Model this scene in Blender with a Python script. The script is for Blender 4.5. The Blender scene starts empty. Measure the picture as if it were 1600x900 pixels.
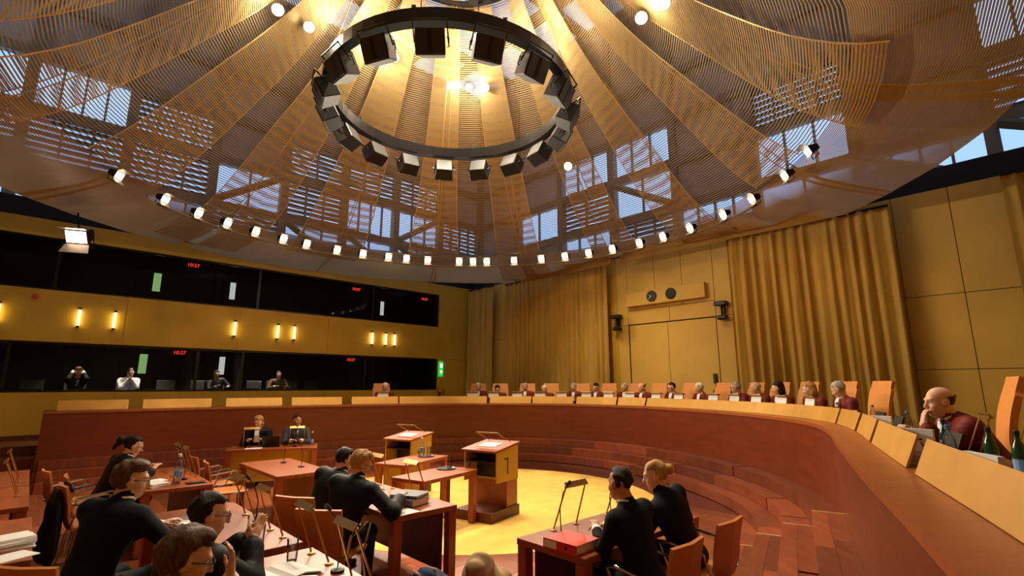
import bpy, math, random
import numpy as np
from mathutils import Vector, Matrix, Euler
random.seed(7); RNG = np.random.default_rng(7)
sc = bpy.context.scene; COL = sc.collection
PI = math.pi
# ------------------------------------------------------------------ camera, world, light
EYE = 1.95; FPX = 780.0; PITCH = math.atan(153 / 780.0)
cd = bpy.data.cameras.new('camera'); cd.sensor_width = 36.0; cd.lens = FPX / 1600 * 36; cd.clip_end = 200
cam = bpy.data.objects.new('camera', cd); COL.objects.link(cam)
cam.location = (0, 0, EYE); cam.rotation_euler = (PI / 2 + PITCH, 0, 0); sc.camera = cam
sc.view_settings.view_transform = 'Standard'; sc.view_settings.look = 'None'
sc.view_settings.gamma = 1.0; sc.view_settings.use_curve_mapping = False
sc.view_settings.exposure = 0.1
wd = bpy.data.worlds.new('sky'); sc.world = wd; wd.use_nodes = True
wb = wd.node_tree.nodes['Background']; wb.inputs[0].default_value = (0.42, 0.6, 0.92, 1); wb.inputs[1].default_value = 1.7
# room frame: a runs along the wall of interpreter booths, b towards that wall
AR = math.radians(46.6); CA, SA = math.cos(AR), math.sin(AR); RZ = PI / 2 - AR
DA, DB = 16.9, 13.6
def W(a, b, z=0.0): return Vector((a * SA - b * CA, a * CA + b * SA, z))
def AB(x, y): return (x * SA + y * CA, -x * CA + y * SA)
CC = Vector((-1.2, 9.7, 0)); CARP = Vector((-0.58, 9.5, 0))
def light(name, kind, loc, power, col, aim=None, size=.2, angle=60, blend=.6):
    l = bpy.data.lights.new(name, kind); l.energy = power; l.color = col
    if kind == 'SPOT': l.spot_size = math.radians(angle); l.spot_blend = blend; l.shadow_soft_size = size
    elif kind == 'POINT': l.shadow_soft_size = size
    elif kind == 'AREA': l.size = size
    o = bpy.data.objects.new(name, l); COL.objects.link(o); o.location = loc
    if aim is not None: o.rotation_euler = (Vector(aim) - Vector(loc)).to_track_quat('-Z', 'Y').to_euler()
    return o
WARM = (1.0, .84, .62)
# added fill spots in the canopy's upper ring, to light carpet and desks
SPOTS = [((0.2, 1.5), (-.6, 9.5, 0), 1900), ((1.5, .2), (.5, 8.0, 0), 1300), ((-1.5, .1), (-3.4, 6.8, 0), 2600), ((0, -1.5), (-2.2, 4.2, .6), 1900),
         ((.9, -1.2), (1.0, 4.6, .6), 1300), ((-1.1, -1.0), (-4.6, 8.0, .6), 1900), ((-.9, 1.2), (-5.0, 12.0, .8), 2000), ((1.0, 1.0), (2.4, 14.2, 1.2), 2300), ((1.4, -.6), (3.4, 7.0, 1.0), 1900)]
for i, ((dx, dy), aim, pw) in enumerate(SPOTS):
    light('fill_spot', 'SPOT', (CC.x + dx, CC.y + dy, 11.55), pw, WARM, aim, .12, 46, .7)
# ------------------------------------------------------------------ helpers
def lin(c): return tuple(((v / 255 + .055) / 1.055) ** 2.4 if v > 10 else v / 255 / 12.92 for v in c)
MATS = {}
def M(name, c, rough=.5, metal=0, var=.15, scale=6, st=(1, 1, 1), bump=0, rnd=0, spec=.5, coat=0, bscale=None, sheen=0):
    m = bpy.data.materials.new(name); m.use_nodes = True; nt = m.node_tree; N = nt.nodes; L = nt.links
    p = N['Principled BSDF']; p.inputs['Roughness'].default_value = rough; p.inputs['Metallic'].default_value = metal
    p.inputs['Specular IOR Level'].default_value = spec; p.inputs['Coat Weight'].default_value = coat; p.inputs['Coat Roughness'].default_value = .3
    if sheen: p.inputs['Sheen Weight'].default_value = sheen
    c = lin(c)
    tc = N.new('ShaderNodeTexCoord'); mp = N.new('ShaderNodeMapping'); mp.inputs['Scale'].default_value = st
    L.new(tc.outputs['Object'], mp.inputs[0])
    nz = N.new('ShaderNodeTexNoise'); nz.inputs['Scale'].default_value = scale; nz.inputs['Detail'].default_value = 4
    L.new(mp.outputs[0], nz.inputs[0])
    rp = N.new('ShaderNodeValToRGB'); rp.color_ramp.elements[0].position = .3; rp.color_ramp.elements[1].position = .7
    rp.color_ramp.elements[0].color = (*[v * (1 - var) for v in c], 1); rp.color_ramp.elements[1].color = (*[min(1, v * (1 + var)) for v in c], 1)
    L.new(nz.outputs[0], rp.inputs[0]); out = rp.outputs[0]
    if rnd:
        oi = N.new('ShaderNodeObjectInfo'); mr = N.new('ShaderNodeMapRange'); mr.inputs[3].default_value = 1 - rnd; mr.inputs[4].default_value = 1 + rnd
        L.new(oi.outputs['Random'], mr.inputs[0]); hs = N.new('ShaderNodeHueSaturation'); L.new(mr.outputs[0], hs.inputs['Value']); L.new(out, hs.inputs['Color']); out = hs.outputs[0]
    L.new(out, p.inputs['Base Color'])
    if bump:
        b = N.new('ShaderNodeBump'); b.inputs['Strength'].default_value = bump; b.inputs['Distance'].default_value = .01
        n2 = nz
        if bscale: n2 = N.new('ShaderNodeTexNoise'); n2.inputs['Scale'].default_value = bscale; L.new(mp.outputs[0], n2.inputs[0])
        L.new(n2.outputs[0], b.inputs['Height']); L.new(b.outputs[0], p.inputs['Normal'])
    MATS[name] = m; return m
def EM(name, c, s):
    m = bpy.data.materials.new(name); m.use_nodes = True; nt = m.node_tree; nt.nodes.remove(nt.nodes['Principled BSDF'])
    e = nt.nodes.new('ShaderNodeEmission'); e.inputs[0].default_value = (*lin(c), 1); e.inputs[1].default_value = s
    nt.links.new(e.outputs[0], nt.nodes['Material Output'].inputs[0]); MATS[name] = m; return m
def GL(name, tint=(255, 255, 255), refl=.12):
    m = bpy.data.materials.new(name); m.use_nodes = True; nt = m.node_tree; nt.nodes.remove(nt.nodes['Principled BSDF'])
    t = nt.nodes.new('ShaderNodeBsdfTransparent'); t.inputs[0].default_value = (*lin(tint), 1)
    g = nt.nodes.new('ShaderNodeBsdfGlossy'); g.inputs['Roughness'].default_value = .03; lw = nt.nodes.new('ShaderNodeLayerWeight'); lw.inputs[0].default_value = refl
    mx = nt.nodes.new('ShaderNodeMixShader'); nt.links.new(lw.outputs['Fresnel'], mx.inputs[0]); nt.links.new(t.outputs[0], mx.inputs[1]); nt.links.new(g.outputs[0], mx.inputs[2])
    nt.links.new(mx.outputs[0], nt.nodes['Material Output'].inputs[0]); MATS[name] = m; return m
M('ochre', (190, 148, 30), .62, var=.1, scale=1.2, bump=.05, bscale=60)
M('ochre_panel', (206, 164, 66), .6, var=.1, scale=.8, bump=.06, bscale=70)
M('curtain', (180, 140, 40), .75, var=.16, scale=2.5, st=(3, 3, .4), sheen=.3)
M('bench_wood', (114, 48, 20), .36, var=.16, scale=2.2, st=(1, 1, 6), coat=.15)
M('desk_wood', (160, 86, 42), .32, var=.14, scale=3, st=(1, 5, 1), coat=.15)
M('table_wood', (150, 72, 32), .35, var=.2, scale=3, st=(6, 1, 1), coat=.15)
M('table_dark', (92, 38, 20), .4, var=.2, scale=3, st=(6, 1, 1))
M('floor_wood', (142, 74, 40), .35, var=.22, scale=2.5, st=(1, 9, 1), rnd=.35, coat=.1)
M('step_wood', (124, 60, 34), .36, var=.22, scale=2.5, st=(7, 1, 1), rnd=.38, coat=.1)
M('carpet', (222, 178, 84), .95, var=.1, scale=3, bump=.3, bscale=250)
M('gold_screen', (206, 154, 66), .42, metal=.35, var=.08, scale=3)
M('brass', (190, 150, 84), .3, metal=.85, var=.08)
M('mesh_gold', (198, 168, 112), .42, metal=.45, var=.15, scale=.6)
M('mesh_edge', (240, 205, 130), .3, metal=.6, var=.05)
M('steel', (120, 104, 88), .5, metal=.3, var=.15, scale=1)
M('hall_grey', (150, 142, 136), .8, var=.08, scale=.6)
M('hall_dark', (58, 48, 40), .85, var=.1)
M('void_black', (12, 11, 14), .8, var=.1)
M('black', (18, 17, 17), .45, var=.2, scale=20)
M('black_metal', (26, 25, 25), .35, metal=.5, var=.2)
M('grille', (40, 36, 32), .7, var=.3, scale=200)
M('chrome', (205, 200, 192), .18, metal=1, var=.03)
M('leather', (196, 122, 56), .45, var=.1, scale=8, bump=.05)
M('judge_leather', (222, 142, 64), .5, var=.08, scale=30, bump=.05)
M('booth_black', (30, 28, 27), .7, var=.2, scale=2)
M('booth_grey', (70, 70, 66), .6, var=.1)
M('white', (238, 236, 230), .6, var=.03)
M('paper', (240, 238, 232), .7, var=.03, scale=30)
M('paper_grey', (196, 194, 192), .7, var=.1, scale=40)
M('red_plastic', (214, 48, 24), .4, var=.05)
M('blue_plastic', (64, 130, 214), .4, var=.05)
M('green_glass', (24, 70, 40), .15, var=.1)
M('grey_board', (96, 100, 108), .5, var=.1)
M('khaki', (158, 128, 88), .85, var=.2, scale=9, bump=.4, bscale=14)
M('beige_cloth', (196, 170, 128), .9, var=.15, scale=9, bump=.4, bscale=16)
M('blue_cloth', (40, 64, 110), .8, var=.2, scale=9)
EM('lamp_white', (255, 236, 205), 18); EM('tube_warm', (255, 226, 160), 11); EM('led_red', (255, 60, 24), 2.2)
EM('strip_green', (170, 214, 130), .75); EM('strip_white', (240, 240, 225), .8); EM('exit_green', (20, 210, 70), 1.0); EM('exit_white', (225, 255, 230), 1.3)
EM('screen_blue', (150, 185, 235), .9)
GL('glass', (225, 232, 236), .1); GL('clear', (246, 250, 252), .25); GL('booth_glass', (225, 228, 230), .13)
class MB:
    def __init__(s): s.v = []; s.f = []; s.m = []; s.mi = 0; s.T = None
    def add(s, vs, fs):
        o = len(s.v)
        if s.T is not None: vs = [s.T @ Vector(p) for p in vs]
        s.v += [tuple(p) for p in vs]; s.f += [tuple(o + i for i in f) for f in fs]; s.m += [s.mi] * len(fs); return s
    def box(s, c, d, R=None):
        x, y, z = d[0] / 2, d[1] / 2, d[2] / 2
        vs = [Vector((i * x, j * y, k * z)) for k in (-1, 1) for j in (-1, 1) for i in (-1, 1)]
        if R is not None: vs = [R @ p for p in vs]
        c = Vector(c); return s.add([p + c for p in vs], [(0, 2, 3, 1), (4, 5, 7, 6), (0, 1, 5, 4), (2, 6, 7, 3), (0, 4, 6, 2), (1, 3, 7, 5)])
    def bb(s, x0, x1, y0, y1, z0, z1): return s.box(((x0 + x1) / 2, (y0 + y1) / 2, (z0 + z1) / 2), (x1 - x0, y1 - y0, z1 - z0))
    def tube(s, pts, r, n=6, closed=False):
        pts = [Vector(p) for p in pts]; k = len(pts); vs = []; fs = []
        rr = r if isinstance(r, (list, tuple)) else [r] * k
        for i, p in enumerate(pts):
            a = pts[(i - 1) % k] if (i or closed) else p; b = pts[(i + 1) % k] if (i < k - 1 or closed) else p
            t = (b - a).normalized(); up = Vector((0, 0, 1)) if abs(t.z) < .95 else Vector((1, 0, 0))
            u = t.cross(up).normalized(); w = u.cross(t)
            vs += [p + (u * math.cos(2 * PI * j / n) + w * math.sin(2 * PI * j / n)) * rr[i] for j in range(n)]
        for i in range(k if closed else k - 1):
            i2 = (i + 1) % k
            fs += [(i * n + j, i * n + (j + 1) % n, i2 * n + (j + 1) % n, i2 * n + j) for j in range(n)]
        if not closed: fs += [tuple(range(n))[::-1], tuple((k - 1) * n + j for j in range(n))]
        return s.add(vs, fs)
    def lathe(s, prof, n=16, c=(0, 0, 0)):
        vs = [(c[0] + r * math.cos(2 * PI * j / n), c[1] + r * math.sin(2 * PI * j / n), c[2] + z) for r, z in prof for j in range(n)]
        fs = [(i * n + j, i * n + (j + 1) % n, (i + 1) * n + (j + 1) % n, (i + 1) * n + j) for i in range(len(prof) - 1) for j in range(n)]
        fs += [tuple(range(n))[::-1], tuple((len(prof) - 1) * n + j for j in range(n))]
        return s.add(vs, fs)
    def cyl(s, a, b, r, n=12): return s.tube([a, b], r, n)
    def prism(s, poly, axis, lo, hi):   # poly in the plane of the two other axes
        def P(q, h): q = list(q); q.insert(axis, h); return tuple(q)
        n = len(poly); vs = [P(q, lo) for q in poly] + [P(q, hi) for q in poly]
        return s.add(vs, [tuple(range(n)), tuple(range(2 * n - 1, n - 1, -1))] + [(i, n + i, n + (i + 1) % n, (i + 1) % n) for i in range(n)])
    def strip(s, A, B, t):               # sheet between two polylines, thickness t along the local normal
        n = len(A); A = [Vector(p) for p in A]; B = [Vector(p) for p in B]; vs = []
        for i in range(n):
            j, k = max(i - 1, 0), min(i + 1, n - 1)
            nn = (A[k] - A[j]).cross(B[i] - A[i]).normalized() * (t / 2)
            vs += [A[i] - nn, B[i] - nn, B[i] + nn, A[i] + nn]
        fs = []
        for i in range(n - 1):
            o = i * 4; fs += [(o + q, o + (q + 1) % 4, o + 4 + (q + 1) % 4, o + 4 + q) for q in range(4)]
        fs += [(3, 2, 1, 0), (n * 4 - 4, n * 4 - 3, n * 4 - 2, n * 4 - 1)]
        return s.add(vs, fs)
    def build(s, name, mats, parent=None, smooth=False, bevel=0):
        me = bpy.data.meshes.new(name); me.from_pydata(s.v, [], s.f)
        mats = [mats] if isinstance(mats, str) else mats
        for q in mats: me.materials.append(MATS[q])
        if len(mats) > 1: me.polygons.foreach_set('material_index', s.m)
        me.update(); fixn(me)
        if smooth: me.shade_smooth()
        o = bpy.data.objects.new(name, me); COL.objects.link(o)
        if bevel:
            b = o.modifiers.new('bevel', 'BEVEL'); b.width = bevel; b.segments = 1; b.limit_method = 'ANGLE'
        if parent is not None: o.parent = parent
        return o
import bmesh
def fixn(me):
    bm = bmesh.new(); bm.from_mesh(me); bmesh.ops.recalc_face_normals(bm, faces=bm.faces); bm.to_mesh(me); bm.free()
def tag(o, label, cat, group=None, kind=None):
    o['label'] = label; o['category'] = cat
    if group: o['group'] = group
    if kind: o['kind'] = kind
    return o
def struct(o, label=None, cat=None):
    o['kind'] = 'structure'
    if label: o['label'] = label
    if cat: o['category'] = cat
    return o
def thing(name, label, cat, loc, rz=0, group=None):
    o = bpy.data.objects.new(name, None); o.empty_display_size = .1; COL.objects.link(o); o.location = loc; o.rotation_euler = (0, 0, rz)
    return tag(o, label, cat, group)
def room(o): o.rotation_euler = (0, 0, RZ); return o          # meshes written in room coordinates
def dup(root, label, loc=None, rz=None, scale=None):
    r = root.copy(); COL.objects.link(r); r['label'] = label
    if loc is not None: r.location = loc
    if rz is not None: r.rotation_euler = (0, 0, rz)
    if scale: r.scale = (scale,) * 3
    for ch in root.children:
        c = ch.copy(); COL.objects.link(c); c.parent = r
        for g in ch.children:
            d = g.copy(); COL.objects.link(d); d.parent = c
    return r
ORD = 'first second third fourth fifth sixth seventh eighth ninth tenth eleventh twelfth thirteenth fourteenth fifteenth sixteenth seventeenth eighteenth nineteenth twentieth'.split()
def nth(i): return ORD[i] if i < 20 else ('twenty-' + ORD[i - 20] if i < 29 else ('thirtieth' if i == 29 else 'thirty-' + ORD[i - 30]))
def catmull(CP, n=12):
    CP = np.array(CP, float); P = np.vstack([2 * CP[0] - CP[1], CP, 2 * CP[-1] - CP[-2]]); out = []
    for i in range(1, len(P) - 2):
        p0, p1, p2, p3 = P[i - 1:i + 3]
        for t in np.arange(n) / n:
            out.append(.5 * (2 * p1 + (p2 - p0) * t + (2 * p0 - 5 * p1 + 4 * p2 - p3) * t * t + (3 * p1 - p0 - 3 * p2 + p3) * t ** 3))
    out.append(P[-2]); return np.array(out)
# ------------------------------------------------------------------ setting
AMIN, BMIN = -3.6, -2.6
# floor slab with planks
f = struct(room(MB().bb(AMIN, DB + 2.3, BMIN, DA + 2.3, -.3, -.012).build('floor', 'table_dark')))
pl = {}
for i in range(31):
    for j in range(10):
        a0 = -1.15 + i * .3; b0 = 1.6 + j * 1.35 + (i % 3) * .45
        x, y = W(a0 + .15, b0 + .67)[:2]
        if b0 > 13.9 or math.hypot(x - CARP.x, y - CARP.y) < 2.3: continue
        key = 'pl'
        if key not in pl: pl[key] = MB().bb(-.149, .149, -.673, .673, -.012, 0).build('plank', 'floor_wood'); o = pl[key]
        else: o = pl[key].copy(); COL.objects.link(o)
        o.location = (a0 + .15, b0 + .675, 0); o.parent = f
# round carpet
m = MB(); m.lathe([(3.15, .0), (3.15, .002), (3.14, .0035), (0.01, .0035)], 96)
o = m.build('round_carpet', 'carpet'); o.location = (CARP.x, CARP.y, 0.0005); tag(o, 'large round yellow carpet on the wooden courtroom floor', 'carpet')
# bench curve
BCP = [(-9.35, 10.25), (-7.4, 11.95), (-5.45, 13.35), (-3.6, 14.3), (-1.8, 14.78), (0, 14.8), (1.6, 14.3), (3.05, 12.95), (3.95, 11.0), (4.35, 9.0), (4.2, 7.3), (3.66, 5.97), (2.93, 4.65), (2.12, 3.17), (1.61, 2.19), (1.22, 1.46), (.8, .7)]
BS = catmull(BCP, 40); BL = np.concatenate([[0], np.cumsum(np.hypot(*np.diff(BS, axis=0).T))])
BT = np.gradient(BS, axis=0); BT /= np.hypot(*BT.T)[:, None]; BN = np.c_[-BT[:, 1], BT[:, 0]]
def bp(L, off=0, z=0):
    i = min(int(np.searchsorted(BL, L)), len(BS) - 1); p = BS[i] + BN[i] * off; return Vector((p[0], p[1], z))
def bn(L): i = min(int(np.searchsorted(BL, L)), len(BS) - 1); return BN[i]
def arcs(L0, L1, step=.2): n = max(2, int((L1 - L0) / step) + 1); return [L0 + (L1 - L0) * k / (n - 1) for k in range(n)]
LE = float(BL[-1]); DZ = 1.45; JF = .70
def ringseg(m, L0, L1, o0, o1, z0, z1, step=.25):
    ls = arcs(L0, L1, step); vs = []
    for l in ls:
        for (o, z) in ((o0, z0), (o1, z0), (o1, z1), (o0, z1)): vs.append(bp(l, o, z))
    n = len(ls); fs = []
    for i in range(n - 1):
        o = 4 * i; fs += [(o + q, o + 4 + q, o + 4 + (q + 1) % 4, o + (q + 1) % 4) for q in range(4)]
    fs += [(0, 1, 2, 3), (4 * n - 1, 4 * n - 2, 4 * n - 3, 4 * n - 4)]
    m.add(vs, fs)
# curved steps in front of the bench: every tread is laid in separate boards
LSTEP = 22.44
for k in range(3):
    zt = .17 * (k + 1); o0 = -.84 + .28 * k; base = MB()
    ringseg(base, -.0, LSTEP - .1 * (2 - k), o0 + .012, .05, zt - .17 + .001, zt - .014)
    st = struct(base.build('step', 'table_dark'), 'curved wooden step running below the judges bench, ' + ('lowest', 'middle', 'topmost')[k] + ' of three', 'step')
    L = -0.0; q = 0
    le = LSTEP - (.22, .1, 0)[k]
    while L < le - .01:
        dl = random.uniform(1.0, 2.3); L2 = min(L + dl, le)
        if le - L2 < .5: L2 = le
        b = MB(); ringseg(b, L + .002, L2 - .002, o0, o0 + .29, zt - .014, zt); ringseg(b, L + .002, L2 - .002, o0, o0 + .012, zt - .165, zt - .014)
        b.build('tread_board', 'step_wood', st); L = L2
# higher platform near the camera, three staggered landings
for k, (L0, o0, zt) in enumerate([(22.1, -1.12, .17), (22.22, -.84, .34), (22.34, -.56, .51), (22.44, -.28, .68)]):
    base = MB(); ringseg(base, L0 + .02, LE, o0 + .012, 0.02, zt - .17 + .001, zt - .014)
    st = struct(base.build('landing', 'table_dark'), 'wooden landing at the near end of the bench, level %d from the floor' % (k + 1), 'step')
    for w in range(2):
        L = L0 + 0.0; 
        while L < LE - .6:
            L2 = min(L + random.uniform(.7, 1.6), LE)
            b = MB(); ringseg(b, L + .002, L2 - .002, o0 + w * .14 + .001, o0 + w * .14 + .139, zt - .014, zt)
            if w == 0: ringseg(b, L + .002, L2 - .002, o0, o0 + .012, zt - .165, zt - .014)
            b.build('tread_board', 'step_wood', st); L = L2
    nz = MB(); a, c = bp(L0, o0, zt + .003), bp(L0, o0 + .28, zt + .003); nz.tube([a, c], .0035, 4); nz.build('nosing', 'mesh_edge', st)
# judges platform behind the bench
m = MB(); ringseg(m, 0, LE, .1, 2.4, .0, JF); struct(m.build('floor_podium', 'table_dark'), 'raised wooden podium floor behind the judges bench', 'podium')
# stairs at the left end of the bench, up to the podium
for k in range(2):
    m = MB(); m.bb(-1.9, .7 + .0, 14.3 + .75 * k + .0, 16.88, .0 if k == 0 else .52, .51 if k == 0 else .70)
    struct(room(m.build('stair_landing', 'step_wood')), 'wooden stair level beside the bench end, ' + ('lower', 'upper')[k], 'step')
# ------------------------------------------------------------------ walls
m = MB(); y0, y1 = DA, DA + .2
for (a0, a1, z0, z1) in [(AMIN, DB, -.3, 1.795), (AMIN, DB, 3.02, 4.32), (AMIN, DB, 5.66, 6.1), (11.85, DB, 1.795, 3.02), (11.85, DB, 4.32, 5.66), (AMIN, -2.6, 1.795, 3.02), (AMIN, -2.6, 4.32, 5.66)]:
    m.bb(a0, a1, y0, y1, z0, z1)
wl = struct(room(m.build('wall_left', 'ochre')))
for (a0, a1) in [(AMIN, -1.2), (-1.18, 1.6), (1.62, 4.4), (4.42, 7.2), (7.22, 10.0), (10.02, DB)]:
    MB().bb(a0 + .004, a1 - .004, DA - .015, DA, 3.03, 4.31).build('panel', 'ochre', wl); MB().bb(a0 + .004, a1 - .004, DA - .015, DA, .7, 1.78).build('panel', 'ochre', wl)
m = MB(); m.bb(12.05, 13.1, DA - .03, DA, .7, 2.98); dr = struct(room(m.build('door_1', 'ochre')), 'ochre door in the corner beside the green exit sign', 'door')
MB().bb(12.12, 12.15, DA - .07, DA - .03, 1.6, 1.8).build('door_handle', 'black_metal', dr)
m = MB(); m.bb(AMIN, DB, DA - .02, DA + .02, .7, .8); struct(room(m.build('baseboard_left', 'table_dark')))
# back wall with single panels
m = MB(); m.bb(DB, DB + .2, BMIN, DA + .2, -.3, 6.1); wbk = struct(room(m.build('wall_back', 'void_black')))
def bpanel(b0, b1, z0, z1, mat='ochre_panel', t=.03): MB().bb(DB - t, DB, b0 + .006, b1 - .006, z0 + .006, z1 - .006).build('panel', mat, wbk, bevel=.004)
for (b0, b1) in [(14.5, 15.0), (15.0, 16.9)]:
    bpanel(b0, b1, .7, 3.8); bpanel(b0, b1, 3.8, 6.1)
for (b0, b1, z0, z1) in [(8.95, 9.35, .7, 3.85), (8.95, 9.35, 3.85, 6.1), (7.6, 8.93, .7, 3.83), (6.12, 7.6, .7, 3.83), (5.5, 6.1, .7, 3.85), (5.5, 6.1, 3.85, 6.1), (7.95, 8.95, 4.3, 6.1), (7.05, 7.95, 4.3, 6.1), (6.1, 7.05, 4.3, 6.1), (6.1, 7.5, 3.85, 4.3), (7.5, 8.95, 3.85, 4.3)]:
    bpanel(b0, b1, z0, z1, t=.012 if z1 == 3.83 else .035)
for (b0, b1) in [(.92, 1.9), (-.2, .92), (-1.4, -.2), (-2.6, -1.4)]:
    bpanel(b0, b1, .7, 2.28); bpanel(b0, b1, 2.28, 3.82); bpanel(b0, b1, 3.82, 6.1)
for b0 in (9.35, 12.0, 1.9, 3.7): bpanel(b0, b0 + (2.6 if b0 > 5 else 1.8), .7, 6.1, 'ochre')
struct(room(MB().bb(AMIN - .2, AMIN, BMIN, DA + .2, -.3, 17).build('wall_right', 'ochre')))
struct(room(MB().bb(AMIN, DB + 2.4, BMIN - .2, BMIN, -.3, 17).build('wall_front', 'ochre')))
# solid black boxes: shade of the dark gap above the two walls, painted in
struct(room(MB().bb(AMIN, DB + .2, DA + .05, DA + 2.2, 6.1, 6.6).build('gap_shade_1', 'void_black'))); struct(room(MB().bb(DB + .05, DB + 2.2, BMIN, DA + .04, 6.1, 6.6).build('gap_shade_2', 'void_black')))
# ------------------------------------------------------------------ booths
for nm_, lb_, q in [('wall_booths', 'black rear wall of the interpreter booths', (AMIN, DB, DA + 2.0, DA + 2.15, .9, 6.08)), ('floor_booths_lower', 'floor of the lower booths', (AMIN, DB, DA + .2, DA + 2, .9, 1.1)), ('floor_booths_upper', 'floor between the booth rows', (AMIN, DB, DA + .2, DA + 2, 3.3, 3.5)), ('ceiling_booths', 'ceiling of the upper booths', (AMIN, DB, DA + .2, DA + 2, 5.95, 6.08)), ('wall_booths_end', 'right end wall of the booths', (11.9, 12.0, DA + .2, DA + 2, 1.1, 5.95)), ('wall_booths_start', 'left end wall of the booths', (-2.7, -2.6, DA + .2, DA + 2, 1.1, 5.95))]:
    struct(room(MB().bb(*q).build(nm_, 'booth_black')), lb_, 'wall')
for a in (3.4, 4.85, 10.1):
    struct(room(MB().bb(a, a + .06, DA + .78, DA + 1.98, 1.105, 3.295).build('wall_booth_divider', 'booth_black')), 'black partition between interpreter booths', 'wall')
wn = 0
for (z0, z1, cuts) in [(1.795, 3.02, [-2.6, -.5, 3.43, 4.63, 8.7, 11.85]), (4.32, 5.66, [-2.6, .1, 4.9, 8.9, 11.85])]:
    for i in range(len(cuts) - 1):
        wn += 1; a0, a1 = cuts[i], cuts[i + 1]; fr = MB()
        fr.bb(a0, a1, DA + .06, DA + .12, z0, z0 + .05); fr.bb(a0, a1, DA + .06, DA + .12, z1 - .05, z1); fr.bb(a0, a0 + .035, DA + .06, DA + .12, z0, z1); fr.bb(a1 - .035, a1, DA + .06, DA + .12, z0, z1)
        o = struct(room(fr.build('window_%d' % wn, 'black_metal')), 'long booth window, %s from the left on the %s row' % (nth(i), 'lower' if z0 < 3 else 'upper'), 'window')
        MB().bb(a0 + .035, a1 - .035, DA + .085, DA + .095, z0 + .05, z1 - .05).build('pane', 'booth_glass', o)
m = MB(); m.bb(-2.55, 11.85, DA + .21, DA + .75, 1.735, 1.775); m.bb(-2.55, 11.85, DA + .21, DA + .25, 1.1, 1.735); tag(room(m.build('booth_desk', 'black')), 'long black desk behind the lower row of booth windows', 'desk')
m = MB(); m.bb(-2.55, 11.85, DA + .21, DA + .75, 4.2, 4.24); m.bb(-2.55, 11.85, DA + .21, DA + .25, 3.5, 4.2); tag(room(m.build('booth_desk', 'black')), 'long black desk behind the upper row of booth windows', 'desk')
# doors at the back of the booths with lit glass strips
dn = 1
for (a, z, mt, w) in [(2.28, 1.1, 'strip_green', .2), (4.44, 1.1, 'strip_white', .17), (10.2, 1.1, 'strip_green', .16), (2.35, 3.5, 'strip_green', .2), (4.52, 3.5, 'strip_white', .17), (10.22, 3.5, 'strip_white', .16)]:
    dn += 1; o = struct(room(MB().bb(a - .45, a + .3, DA + 1.95, DA + 2, z, z + 2.05).build('door_%d' % dn, 'booth_black')), 'black booth door with a lit glass strip, %s row, %s' % ('lower' if z < 2 else 'upper', {2.28: 'left', 2.35: 'left', 4.44: 'middle', 4.52: 'middle'}.get(a, 'right')), 'door')
    MB().bb(a, a + w, DA + 1.94, DA + 1.95, z + (1.22 if z < 2 else 1.36), z + (1.8 if z < 2 else 1.94)).build('glass_strip', mt, o); MB().bb(a - .4, a - .3, DA + 1.9, DA + 1.95, z + 1.0, z + 1.03).build('door_handle', 'chrome', o)
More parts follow.
